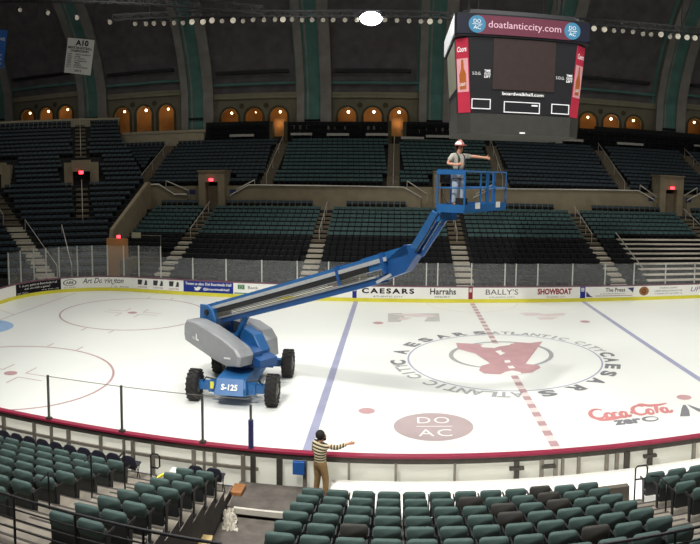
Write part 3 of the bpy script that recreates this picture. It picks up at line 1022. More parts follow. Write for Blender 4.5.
PROTO = {}
def place(kind, x, y, z, label, group, rz=0.):
    if kind not in PROTO:
        if kind == 'chair': o = make_chair()
        else: o = make_seat(**{'green': dict(w=.5), 'narrow': dict(w=.45), 'dark': dict(w=.5, cover='seat_dark', lean=2)}[kind])
        PROTO[kind] = o
    else:
        o = copy_tree(PROTO[kind])
    o.location = (x, y, z)
    o.rotation_euler = (0, 0, rz)
    o['label'] = label
    o['group'] = group
    return o


def inframe(x, y, z, m=6):
    a, b = proj((x, y, z))
    return -m < a < 700 + m and b < 544 + m


NSEAT = 0
# left block
for k in range(14):
    x = -11.95 - .445 * k
    if inframe(x, -14.4, 1.1):
        place('chair', x, -14.4 - .0, LZs[0], f'dark navy folding chair behind the near boards, {ORD[k + 1]} left of the left aisle', 'folding chairs along the near boards')
for k, x in enumerate((-10.08, -9.6)):
    place('chair', x, -14.38, LZs[0], ['dark navy folding chair just right of the left aisle behind the boards', 'dark navy folding chair at the tunnel edge behind the boards'][k], 'folding chairs along the near boards')
for i in range(1, 8):
    for k in range(14):
        x = -11.86 - .52 * k
        y = -15.38 - .84 * (i - 1)
        if inframe(x, y, LZs[i] + .7):
            place('narrow', x, y, LZs[i], f'green flip-up seat, {ORD[k + 1]} left of the left aisle in {ORD[i]} green row', 'green seats left of the left aisle'); NSEAT += 1
for i in range(1, 9):
    for k, x in enumerate((-10.08, -9.57)):
        y = -15.22 - .84 * (i - 1)
        if inframe(x, y, LZs[i] + .7):
            place('narrow', x, y, LZs[i], f'green flip-up seat {["next to the left aisle", "next to the tunnel"][k]} in {ORD[i]} row of the two-seat block', 'green seats between left aisle and tunnel'); NSEAT += 1
# far-left bottom corner seats behind the rail
for i in (10, 11):
    for k in range(8):
        x = -9.6 - .52 * k
        y = -15.38 - .84 * (i - 1)
        if inframe(x, y, LZs[i] + .6) and proj((x, y, LZs[i] + .8))[1] < 560:
            place('narrow', x, y, LZs[i], f'dark seat top below the black rail, {ORD[k + 1]} from the right in {"lower" if i == 11 else "upper"} row', 'seats below the black rail'); NSEAT += 1
# centre block
DARKPX = [(537, 487), (543, 493), (505, 502), (555, 498), (508, 511), (462, 501), (358, 524), (560, 536), (590, 530)]
for j in range(0, 9):
    for k in range(12):
        x = -6.97 + .59 * k
        y = -15.22 - .84 * j
        z = CZs[j]
        if not inframe(x, y, z + .8): continue
        a, b = proj((x, y, z + .84))
        dk = any(abs(a - p) < 9 and abs(b - q) < 5 for p, q in DARKPX)
        place('dark' if dk else 'green', x, y, z, f'{"dark brown" if dk else "green"} flip-up seat, {ORD[k + 1]} from the tunnel in {ORD[j + 1]} row of the centre block', 'seats of the centre block'); NSEAT += 1
# right block
for j in range(0, 9):
    for k in range(8):
        x = 1.32 + .6 * k
        y = -15.1 - .86 * j
        z = CZs[j]
        if inframe(x, y, z + .75):
            place('green', x, y, z, f'green flip-up seat, {ORD[k + 1]} right of the right aisle in {ORD[j + 1]} row', 'seats right of the right aisle'); NSEAT += 1


# handrails and rails
def tubething(name, paths, r, m, label, cat, group=None, parts=None):
    o = thing(name, tuple(paths[0][1][0][:2]) + (min(p[2] for _, pp in paths for p in pp),), label, cat, group)
    for nm, pts in paths:
        MB().tube(pts, r, 8).build(nm, m, o, True)
    return o


def hoop(x, y, z, h=1.2, w=.22, hl=.36):
    return [('post', [(x, y, z), (x, y, z + h - hl)]),
            ('hoop', [(x, y, z + h - hl), (x, y, z + h - .05), (x + .05, y, z + h), (x + w - .05, y, z + h), (x + w, y, z + h - .05), (x + w, y, z + h - hl + .05), (x + w - .05, y, z + h - hl), (x, y, z + h - hl)])]


tubething('aisle_handrail', hoop(-11.1, -14.95, .55, .98, .24, .36), .022, M['rail_black'], 'black hooped handrail post at the foot of the left aisle', 'handrail', 'aisle handrails')
for k, (a, b, lab) in enumerate((((122.5, 461), (125, 490), 'slim black handrail post among the seats, nearest the left hoop'), ((88, 464), (92, 498), 'slim black handrail post left of the aisle, middle of three'), ((47, 489), (49.5, 509), 'slim black handrail post left of the aisle, leftmost of three'))):
    i = (3, 4, 6)[k]
    z = LZs[i]
    p = on_z(b[0], b[1], z)
    tubething('aisle_handrail', [('post', [(p.x, p.y, z), (p.x, p.y, z + (.95, 1.0, .75)[k])]), ('top_bar', [(p.x, p.y, z + (.95, 1.0, .75)[k]), (p.x, p.y - .3, z + (.95, 1.0, .75)[k] - .02)])], .02, M['rail_black'], lab, 'handrail', 'aisle handrails')
tubething('aisle_handrail', hoop(.8, -15.1, .45, 1.0, .32, .34), .022, M['rail_black'], 'black hooped handrail at the foot of the right aisle', 'handrail', 'aisle handrails')
tubething('aisle_handrail', [('post', [(1.02, -16.5, .7), (1.02, -16.5, 1.62)]), ('top_bar', [(1.02, -16.5, 1.62), (.98, -16.2, 1.68), (.78, -16.1, 1.66)])], .022, M['rail_black'], 'bent black handrail post beside the right aisle, behind the hooped one', 'handrail', 'aisle handrails')


def front_rail(x0, x1, label, n):
    y, zt, zb = -21.5, 3.54, 2.75
    o = thing('guard_rail', ((x0 + x1) / 2, y, zb), label, 'guard rail', 'black guard rails across the stand')
    for nm, z, r in (('top_bar', zt, .024), ('middle_bar', zt - .2, .014), ('middle_bar', zt - .36, .014), ('lower_bar', zt - .52, .014)):
        MB().tube([(x0, y, z), (x1, y, z)], r, 8).build(nm, M['rail_black'], o)
    for k in range(n):
        x = x0 + .05 + (x1 - x0 - .1) * k / (n - 1)
        MB().tube([(x, y, zb), (x, y, zt)], .022, 8).build('post', M['rail_black'], o)
    return o


front_rail(-13.0, -7.4, 'black guard rail with several bars crossing the lower left seats', 6)
front_rail(-2.3, 2.2, 'black guard rail with several bars at the lower right seats', 5)

# ================================================================ FAR STANDS
L0, LT, LR_ = 15.0, .9, .30        # lower stand: front, tread, rise
NLOW = 15
AIS = [-22.4, -11.4, -.2, 11.2, 22.5]
AW = .62


def dz(x):
    """the end bays of the hall step up a little"""
    return 0 if -20 < x < 10 else ((-20 - x) * .058 if x < 0 else (x - 10) * .03)


def far_terrace(x0, x1, y0, z0, n, tr, ri, m, name='floor_far_terrace', yb=None):
    fr = [y0 + tr * i for i in range(n)]
    zs = [z0 + ri * i for i in range(n)]
    prof = [(fr[0], -.05)]
    for i in range(n):
        prof += [(fr[i], zs[i]), (fr[i] + tr, zs[i])]
    prof.append((fr[-1] + tr, -.05))
    return struct(MB().prism([(x0, y, z) for y, z in prof][::-1], (x1 - x0, 0, 0)), name, m)


def lz(i): return .6 + LR_ * i
far_terrace(-25.2, 48, L0, .6, NLOW, LT, LR_, M['far_floor'])
YT = L0 + NLOW * LT                 # 28.5
# cross aisle with box seats
struct(MB().box(-30, 48, YT, 30.6, -.05, 5.15), 'floor_cross_aisle', M['far_floor'])
segs = [(-24.2, -23.2), (-21.6, -12.1), (-10.7, -.95), (.55, 10.4), (12.0, 21.8), (23.2, 34)]
for a, b in segs:
    struct(MB().box(a, b, YT, YT + .16, 5.0, 5.42).box(a - .02, b + .02, YT - .05, YT + .22, 5.42, 5.52), 'wall_parapet', M['beige'])
U0, UT, UR, NUP = 31.0, .83, .385, 12


def uz(i): return 7.3 + UR * i
far_terrace(-30.2, 60, U0, 7.3, NUP, UT, UR, M['far_floor'])
YU = U0 + NUP * UT                   # 40.96
# rotated corner block on the left: one long slope facing the camera
BT, BR, NB = .87, .47, 30
EV, RV, PB0 = Vector((-.469, .883)), Vector((.883, .469)), Vector((-29.0, 14.6))
TMAX = [(0, 2.25), (7, 2.8), (11, 4.6), (15, 6.7), (20, 6.0), (25, 5.0), (30, 5.0)]
def bz(i): return .6 + BR * i
def tmax(i):
    for (a, u), (c, v) in zip(TMAX, TMAX[1:]):
        if a <= i <= c: return u + (v - u) * (i - a) / (c - a)
    return TMAX[-1][1]
def CP(i, t, z=0.):
    """row i (fractional), distance t along the row"""
    q = PB0 + EV * (BT * i) + RV * t
    return (q.x, q.y, z)
cm = MB()
for i in range(NB):
    cm.add([CP(i, -18, -.05), CP(i, tmax(i), -.05), CP(i + 1, tmax(i), -.05), CP(i + 1, -18, -.05), CP(i, -18, bz(i)), CP(i, tmax(i), bz(i)), CP(i + 1, tmax(i), bz(i)), CP(i + 1, -18, bz(i))],
           [(3, 2, 1, 0), (4, 5, 6, 7), (0, 1, 5, 4), (1, 2, 6, 5), (2, 3, 7, 6), (3, 0, 4, 7)])
struct(cm, 'floor_corner_terrace', M['far_floor'])
far_terrace(-28.6, -25.2, L0 + 3 * LT, .6 + 3 * LR_, 12, LT, LR_, M['far_floor'])
far_terrace(-38, -30.2, U0, 7.3, NUP, UT, UR, M['far_floor'])
# front walls of the upper stand with sloped stair ends
def front_wall(pts, zb=5.15, y=30.3, name='wall_upper_front'):
    poly = [(p[0], y, p[1]) for p in pts] + [(pts[-1][0], y, zb), (pts[0][0], y, zb)]
    o = struct(MB().prism(poly, (0, .2, 0)), name, M['beige'])
    return o
FW = [[(-30.2, 7.5), (-28.2, 7.5), (-26.6, 6.5), (-25.3, 6.5)], [(-20.9, 6.4), (-19.1, 7.38), (-4.5, 7.25), (-2.9, 6.35)], [(2.0, 6.4), (3.6, 7.25), (18.3, 7.5), (20.0, 6.65)], [(23.7, 6.7), (25.4, 7.6), (40, 7.7)]]
for k, f in enumerate(FW):
    front_wall(f)
    o = thing('stair_handrail', (f[0][0], 30.25, f[0][1]), ['pale handrail along the wall top left of the left exit', 'long pale handrail with sloped ends between the two left exits', 'pale handrail with sloped ends left of the right exit', 'pale handrail on the wall right of the right exit'][k], 'handrail', 'handrails on the upper stand front')
    MB().tube([(p[0], 30.25, p[1] + .05) for p in f], .075, 6).build('top_bar', M['rail_white'], o)
    for p in f: MB().tube([(p[0], 30.25, p[1] - .05), (p[0], 30.25, p[1] + .05)], .04, 6).build('bracket', M['rail_white'], o)
# wall behind the stairs, with its own sloped rail
struct(MB().box(-30.2, 60, 30.75, 30.98, 5.15, 7.35), 'wall_upper_back', M['beige'])
for k, (x0, x1, z0, z1) in enumerate(((-27.6, -25.2, 7.9, 6.9), (-20.4, -18.6, 7.0, 7.9), (-4.2, -2.3, 7.9, 6.7), (2.3, 4.0, 6.8, 7.8), (18.6, 20.6, 8.1, 6.9), (23.2, 25.0, 7.0, 8.1))):
    o = thing('stair_handrail', (x0, 30.65, min(z0, z1)), f'short sloped handrail behind the upper stand front wall, {ORD[k + 1]} from the left', 'handrail', 'handrails on the upper stand front')
    MB().tube([(x0, 30.65, z0), (x1, 30.65, z1)], .06, 6).build('top_bar', M['rail_white'], o)
    for x, z in ((x0, z0), (x1, z1)): MB().tube([(x, 30.65, z), (x, 30.65, z - .8)], .03, 6).build('post', M['rail_white'], o)
# exits (vomitories)
EX = [-22.7, -.45, 21.8]
for k, x in enumerate(EX):
    z1 = 8.75 + (.35 if k == 2 else 0)
    d = MB().box(x - 1.3, x - .62, 29.95, 32.2, 5.15, z1).box(x + .62, x + 1.3, 29.95, 32.2, 5.15, z1).box(x - .62, x + .62, 29.95, 32.2, 7.75, z1).box(x - 1.4, x + 1.4, 29.85, 32.3, z1, z1 + .12)
    o = struct(d, f'door_{k + 1}', M['beige'])
    MB().box(x - .62, x + .62, 31.4, 31.5, 5.15, 7.75).build('door_panel', M['door_dark'], o)
    e = MB().box(x - .2, x + .2, 29.82, 29.94, 7.82, 8.08).own('exit_sign', M['exit_red'], ['small red lit exit sign above the dark doorway at left', 'small red lit exit sign seen behind the lift basket', 'small red lit exit sign above the dark doorway at right'][k], 'exit sign', 'red exit signs')
    MB().box(x - .24, x + .24, 29.9, 29.95, 7.78, 8.12).build('housing', M['black'], e)
    for s in (-1, 1):
        pl = MB().box(x + s * 2.05 - .32, x + s * 2.05 + .32, 30.28, 30.3, 6.55, 7.0)
        if k != 1: pl.own('section_number_plate', M['ad_navy'], f'small dark number plate on the beige wall {"left" if s < 0 else "right"} of the {["left", "", "right"][k]} exit', 'number plate', 'number plates beside the exits')
# exit in the corner block
def cbox(mb, i0, i1, t0, t1, z0, z1):
    return mb.add([CP(i0, t0, z0), CP(i0, t1, z0), CP(i1, t1, z0), CP(i1, t0, z0), CP(i0, t0, z1), CP(i0, t1, z1), CP(i1, t1, z1), CP(i1, t0, z1)],
                  [(3, 2, 1, 0), (4, 5, 6, 7), (0, 1, 5, 4), (1, 2, 6, 5), (2, 3, 7, 6), (3, 0, 4, 7)])
for k, tc in enumerate((.42, -8.4)):
    d = MB()
    cbox(d, 15.6, 19.5, tc - 1.7, tc - .85, 7.0, 9.9); cbox(d, 15.6, 19.5, tc + .85, tc + 1.7, 7.0, 9.9); cbox(d, 15.2, 19.5, tc - .95, tc + .95, 9.0, 9.75); cbox(d, 19, 20.4, tc - 1.0, tc + 1.0, 9.4, 10.2)
    o = struct(d, f'door_{7 + k}', M['beige'])
    cbox(MB(), 17.2, 17.3, tc - .85, tc + .85, 7.0, 9.0).build('door_panel', M['door_dark'], o)
q = CP(15.05, .42)
e = MB().box(q[0] - .22, q[0] + .22, q[1] - .1, q[1], 8.75, 9.05).own('exit_sign', M['exit_red'], 'small red lit exit sign in the middle of the left corner seats', 'exit sign', 'red exit signs')
MB().box(q[0] - .26, q[0] + .26, q[1] - .02, q[1] + .06, 8.7, 9.1).build('housing', M['black'], e)
# inclined parapet between corner block and lower stand, low tunnel with its exit sign and pale notice
struct(MB().prism([(-27.7, 16.6, -.05), (-27.85, 18.0, 4.15), (-29.4, 29.6, 7.8), (-29.4, 30.3, 7.8), (-29.4, 30.3, -.05)], (.32, 0, 0)), 'wall_tunnel_side', M['beige'])
struct(MB().box(-27.5, -25.7, 16.6, 16.8, -.05, 3.55), 'wall_tunnel_end', M['corridor'])
struct(MB().box(-25.7, -25.3, 15.2, 17.7, -.05, 2.0), 'wall_tunnel_side', M['far_aisle'])
e = MB().box(-26.5, -26.2, 16.4, 16.5, 3.6, 3.82).own('exit_sign', M['exit_red'], 'small red lit exit sign over the low tunnel at the rink corner', 'exit sign', 'red exit signs')
MB().box(-26.55, -26.15, 16.48, 16.54, 3.56, 3.86).build('housing', M['black'], e)
o = MB().box(-26.0, -25.2, 18.2, 18.25, 3.45, 3.9).own('notice_sign', M['sign_pale'], 'pale rectangular notice on a thin rail near the left tunnel', 'sign')
MB().tube([(-27.7, 18.24, 3.66), (-23.4, 18.24, 3.66)], .035, 6).build('rail', M['steel'], o)
for x in (-27.6, -23.5): MB().tube([(x, 18.24, 3.66), (x, 18.24, 1.5)], .03, 6).build('post', M['steel'], o)
# aisles: pale steps low down, plain concrete above, white centre rails
for k, x in enumerate(AIS):
    nm = ['left', 'second from left', 'centre', 'second from right', 'right'][k]
    st = MB()
    for i in range(8):
        st.box(x - AW, x + AW, L0 + LT * i - .35, L0 + LT * i + .45, lz(i) - .02, lz(i) + .16)
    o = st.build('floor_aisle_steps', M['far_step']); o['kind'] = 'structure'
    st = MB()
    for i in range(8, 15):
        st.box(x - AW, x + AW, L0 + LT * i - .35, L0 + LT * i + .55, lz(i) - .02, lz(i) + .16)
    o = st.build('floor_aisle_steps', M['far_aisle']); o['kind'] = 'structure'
    o = thing('aisle_handrail', (x, 23, lz(9)), f'pale handrail climbing the {nm} aisle of the far lower stand', 'handrail', 'handrails of the far stand aisles')
    MB().tube([(x, 22.6, lz(8) + .95), (x, 28.4, lz(14) + 1.15)], .035, 6).build('top_bar', M['rail_white'], o)
    for i in (8, 10, 12, 14): MB().tube([(x, L0 + LT * i + .3, lz(i)), (x, L0 + LT * i + .3, lz(i) + 1.0)], .03, 6).build('post', M['rail_white'], o)
UA = [-30.6, -17.6, -5.5, 4.9, 17.2, 28.0]
for k, x in enumerate(UA):
    st = MB()
    for i in range(NUP):
        st.box(x - .6, x + .6, U0 + UT * i - .42, U0 + UT * i + .42, uz(i) - .2, uz(i) + .19)
    o = st.build('floor_aisle_steps', M['far_aisle']); o['kind'] = 'structure'
    o = thing('aisle_handrail', (x, U0, uz(0)), f'thin handrail climbing the {ORD[k + 1]} aisle from the left in the far upper stand', 'handrail', 'handrails of the far stand aisles')
    MB().tube([(x, U0 + .3, uz(0) + 1.1), (x, YU - .3, uz(11) + 1.1)], .03, 6).build('top_bar', M['rail_white'], o)
    for i in (0, 4, 8, 11): MB().tube([(x, U0 + UT * i + .3, uz(i)), (x, U0 + UT * i + .3, uz(i) + 1.1)], .025, 6).build('post', M['rail_white'], o)
# aisles of the corner block
def left_aisle(i): return -2.5 - .42 * i
st, st2 = MB(), MB()
for i in range(NB):
    if 8 <= i <= 14 or i >= 21: cbox(st2, i - .3, i + .6, -.15, 1.0, bz(i) - .02, bz(i) + .2)
    if i < 15:
        for q in (0, .5): cbox(st if i < 8 else st2, i - .3 + q, i + .2 + q, left_aisle(i + q) - .75, left_aisle(i + q) + .75, bz(i) - .02, bz(i) + .1 + q * .44)
for s_, m_ in ((st, 'far_step'), (st2, 'far_aisle')):
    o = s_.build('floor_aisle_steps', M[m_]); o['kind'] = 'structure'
for k, (i0, i1, t0, t1) in enumerate(((0, 7, left_aisle(0) + .8, left_aisle(7) + .8), (8, 14, left_aisle(8) - .8, left_aisle(14) - .8), (8, 14, .42, .42), (21, 29, .42, .42), (0, 6, -.55, -1.4))):
    p = [CP(i0, t0, bz(i0) + 1.0), CP(i1, t1, bz(i1) + 1.0)]
    o = thing('aisle_handrail', CP(i0, t0, bz(i0)), ['pale handrail beside the pale corner steps at left edge, lower flight', 'pale handrail beside the corner aisle at left edge, upper flight', 'thin handrail below the exit in the left corner seats', 'thin handrail above the exit in the left corner seats', 'short thin handrail among the lowest corner seats behind the tall glass'][k], 'handrail', 'handrails of the far stand aisles')
    MB().tube(p, .035, 6).build('top_bar', M['rail_white'], o)
    for q in p: MB().tube([q, (q[0], q[1], q[2] - 1.0)], .03, 6).build('post', M['rail_white'], o)

# seats across the ice: the nearest visible row as individuals, the rest as one mass
def far_block_free(x, aisles, w=.78):
    return all(abs(x - a) > w for a in aisles)

FARS = []       # (x, y, z, material index)
for i in range(NLOW):
    xi = -24.8 if i < 5 else -27.6
    while xi < 40:
        if far_block_free(xi, AIS) and not (i < 5 and xi < -23.2):
            if not (xi > 13.2 and i < 9): FARS.append((xi, L0 + LT * i + .62, lz(i), 1 if i < 8 else 0, i, 0))
        xi += .55
for a, b in ((-20.8, -12.6), (-9.5, -4.0), (3.2, 9.4), (13.5, 20.6), (24, 34), (-27.4, -23.9)):
    x = a
    while x < b:
        FARS.append((x, 29.45, 5.25, 2, 90, 0)); x += .55
for i in range(NUP):
    xi = -29.3 - i * .62
    while xi < 50:
        ok = far_block_free(xi, UA)
        for e in EX:
            if abs(xi - e) < 1.6 and i < 2: ok = False
        if ok: FARS.append((xi, U0 + UT * i + .58, uz(i), 0 if -17.6 < xi < 4.9 else 2, 100 + i, 0))
        xi += .55
for z in (12.55, 13.25):
    xi = -26
    while xi < 50:
        if far_block_free(xi, (-18.2, -5.2), 1.3): FARS.append((xi, 41.05 if z > 13 else 40.98, z, 1, 300, 0))
        xi += .62
for i in range(NB):
    t = tmax(i) - .4
    while t > -15:
        ok = not (i >= 8 and -.5 < t < 1.35) and not (i < 16 and abs(t - left_aisle(i)) < 1.0)
        if 14.5 < i < 20.6 and (abs(t - .42) < 2.1 or abs(t + 8.4) < 2.1): ok = False
        if ok:
            q = CP(i + .68, t)
            FARS.append((q[0], q[1], bz(i), 2, 200 + i, 1))
        t -= .55
# press tier chairs on top of the upper stand
IND = []
ind_rows = {2: [], 3: [], 4: [], 5: [], 6: []}
for s in FARS:
    if s[4] in ind_rows and -11 < s[0] < 10.6: ind_rows[s[4]].append(s)
QUOTA = max(0, 300 - NSEAT)
for r in (2, 3, 4, 5, 6):
    for s in ind_rows[r]:
        if len(IND) < QUOTA: IND.append(s)
INDS = set(IND)


def far_seat_geo(mb, x, y, z, rot=0):
    a, b = (RV, EV) if rot else (Vector((1, 0)), Vector((0, 1)))
    def pt(u, v, w): return (x + a.x * u + b.x * v, y + a.y * u + b.y * v, z + w)
    def bx(u, v0, v1, v2, v3, z0, z1):
        mb.add([pt(-u, v0, z0), pt(u, v0, z0), pt(u, v1, z0), pt(-u, v1, z0), pt(-u, v2, z1), pt(u, v2, z1), pt(u, v3, z1), pt(-u, v3, z1)],
               [(3, 2, 1, 0), (4, 5, 6, 7), (0, 1, 5, 4), (1, 2, 6, 5), (2, 3, 7, 6), (3, 0, 4, 7)])
    bx(.245, -.06, .02, .05, .12, .53, .77)
    c = mb.cur
    mb.cur = 4
    bx(.22, -.07, -.03, -.02, .03, .3, .53)  # black shell below the pad paints in the shade between rows
    bx(.22, -.4, -.06, -.42, -.06, .36, .43)
    bx(.18, -.14, -.06, -.14, -.06, .0, .36)
    mb.cur = c


mass = MB()
for s in FARS:
    if s in INDS: continue
    mass.cur = s[3]
    far_seat_geo(mass, *s[:3], s[5])
    if s[3] == 1:
        mass.cur = 3
        mass.box(s[0] - .07, s[0] + .02, s[1] + .03, s[1] + .09, s[2] + .77, s[2] + .785)
mo = mass.build('arena_seats', [M['far_teal'], M['far_black'], M['far_navy'], M['steel'], M['black_matte']])
tag(mo, 'rows upon rows of dark seats filling the stands across the ice', 'seats', None, 'stuff')
fp = thing('stadium_seat', (0, 0, 0), '', 'seat')
for _n, _w, _v, _z0, _z1 in (('backrest', .245, (-.06, .02, .05, .12), .53, .77), ('back_shell', .22, (-.07, -.03, -.02, .03), .3, .53), ('seat', .22, (-.4, -.06, -.42, -.06), .36, .44), ('leg', .18, (-.14, -.06, -.14, -.06), 0, .36)):
    MB().add([(-_w, _v[0], _z0), (_w, _v[0], _z0), (_w, _v[1], _z0), (-_w, _v[1], _z0), (-_w, _v[2], _z1), (_w, _v[2], _z1), (_w, _v[3], _z1), (-_w, _v[3], _z1)],
             [(3, 2, 1, 0), (4, 5, 6, 7), (0, 1, 5, 4), (1, 2, 6, 5), (2, 3, 7, 6), (3, 0, 4, 7)]).build(_n, M['far_black' if _n == 'backrest' else 'black_matte'], fp)  # black back shell stands in for row shade here too
cnt = {}
for n, s in enumerate(IND):
    o = fp if n == 0 else copy_tree(fp)
    o.location = s[:3]
    side = 'left' if s[0] < AIS[2] else 'right'
    cnt.setdefault((s[4], side), 0)
IND2 = {}
for n, s in enumerate(IND):
    side = 'left' if s[0] < AIS[2] else 'right'
    IND2.setdefault((s[4], side), []).append(s)
fo = [o for o in bpy.data.objects if o.name.startswith('stadium_seat') and abs(o.location.y - L0) < 8 and o.location.y > 14]
for o in fo:
    x, y, z = o.location
    r = round((z - .6) / LR_)
    side = 'left' if x < AIS[2] else 'right'
    arr = sorted(abs(q[0] - AIS[2]) for q in IND2[(r, side)])
    k = min(range(len(arr)), key=lambda j: abs(arr[j] - abs(x - AIS[2])))
    o['label'] = f'small black seat across the ice, {ORD[k + 1]} {side} of centre aisle, {["", "", "first", "second", "third", "fourth", "fifth"][r]} row'
    o['group'] = 'black seats of the far centre risers'

# bleacher planks at the right
o = thing('bleacher', (27, 17, .6), 'stepped bare bleacher with pale metal planks at the right of the far stand', 'bleacher')
for i in range(9):
    x0 = 13.5
    MB().box(x0, 45, L0 + LT * i + .2, L0 + LT * i + .6, lz(i) + .36, lz(i) + .47).build('bench_plank', M['bleacher'], o)
    for x in (x0 + .3, 24, 34, 44): MB().box(x - .03, x + .03, L0 + LT * i + .3, L0 + LT * i + .45, lz(i), lz(i) + .36).build('plank_support', M['riser'], o)
MB().tube([(13.4, L0 + 1.2, lz(1) + 1.0), (13.4, L0 + LT * 8.5, lz(8) + 1.0)], .04, 6).build('side_rail', M['rail_white'], o)

# top of the stands: parapets, press tables, dark press tier
pp = MB(); cbox(pp, 30, 30.4, -18, 5.0, 10, 15.0); cbox(pp, 29.9, 30.6, -18, 5.1, 15.0, 15.25)
struct(pp, 'wall_top_parapet', M['beige_cap'])
struct(MB().box(-38.4, -26.8, 41.1, 41.5, 10, 13.25).box(-38.4, -26.6, 41.0, 41.6, 13.25, 13.55), 'wall_top_parapet', M['beige_cap'])
struct(MB().box(-26.6, -19.2, 41.2, 41.6, 11.0, 14.3).box(-17.2, -6.2, 41.2, 41.6, 11, 14.15).box(-4.2, 17, 41.2, 41.6, 11, 14.2).box(17, 60, 41.2, 41.6, 11, 14.5), 'wall_press_tier', M['black_matte'])
struct(MB().box(-75, 60, 41.4, 43.4, 10.5, 12.6), 'floor_gallery', M['far_floor'])
TB = [(291, 312, 134), (327, 349, 134.5), (366, 388, 134.5), (401, 424, 138), (426, 460, 136.5), (492, 512, 138.5), (528, 548, 139.5), (556, 562, 142), (563, 583, 140.2), (617, 643, 144), (694, 704, 146), (230, 254, 135.5)]
for k, (a, b, y) in enumerate(TB):
    p, q = on_y(a, y, 40.8), on_y(b, y, 40.8)
    z = (p.z + q.z) / 2
    t = thing('press_table', ((p.x + q.x) / 2, 40.9, z - .75), f'long pale press table at the top of the far stand, {ORD[sorted(TB).index((a, b, y)) + 1]} from the left', 'table', 'press tables above the far stand')
    MB().box(p.x, q.x, 40.62, 41.12, z - .13, z + .13).build('table_top', M['table_white'], t)
    for x in (p.x + .1, q.x - .1): MB().box(x - .03, x + .03, 40.8, 40.95, z - .75, z - .12).build('leg', M['steel_dark'], t)
random.seed(11)
mons = []
for a, b, y in TB[:8]:
    x = a + 2
    while x < b - 1:
        p = on_y(x, y - 7, 41.1)
        mons.append(p); x += 6.5 + random.random() * 2
mons.sort(key=lambda p: p.x)
for k, p in enumerate(mons[:24]):
    o = MB().box(p.x - .2, p.x + .2, 41.0, 41.08, p.z - .22, p.z + .16).own('monitor', M['steel'], f'small grey monitor standing in the dark press tier, {ORD[k + 1]} from the left', 'monitor', 'monitors of the press tier')
    MB().box(p.x - .05, p.x + .05, 41.0, 41.08, p.z - .55, p.z - .22).build('stand', M['black'], o)

# ================================================================ BACK WALL, ARCHES, VAULT
BAYS = [-62.2, -48.55, -34.9, -21.4, -7.95, 5.6, 19.5, 33.3]
RIBS = [-55.4, -41.6, -28.1, -14.6, -1.1, 12.4, 26.6, 40.2]
YB = 43.0


def arch_outline(xc, zb, zs, r, n=12):
    return [(xc - r, zb)] + [(xc - r * math.cos(PI * k / n), zs + r * math.sin(PI * k / n)) for k in range(n + 1)] + [(xc + r, zb)]


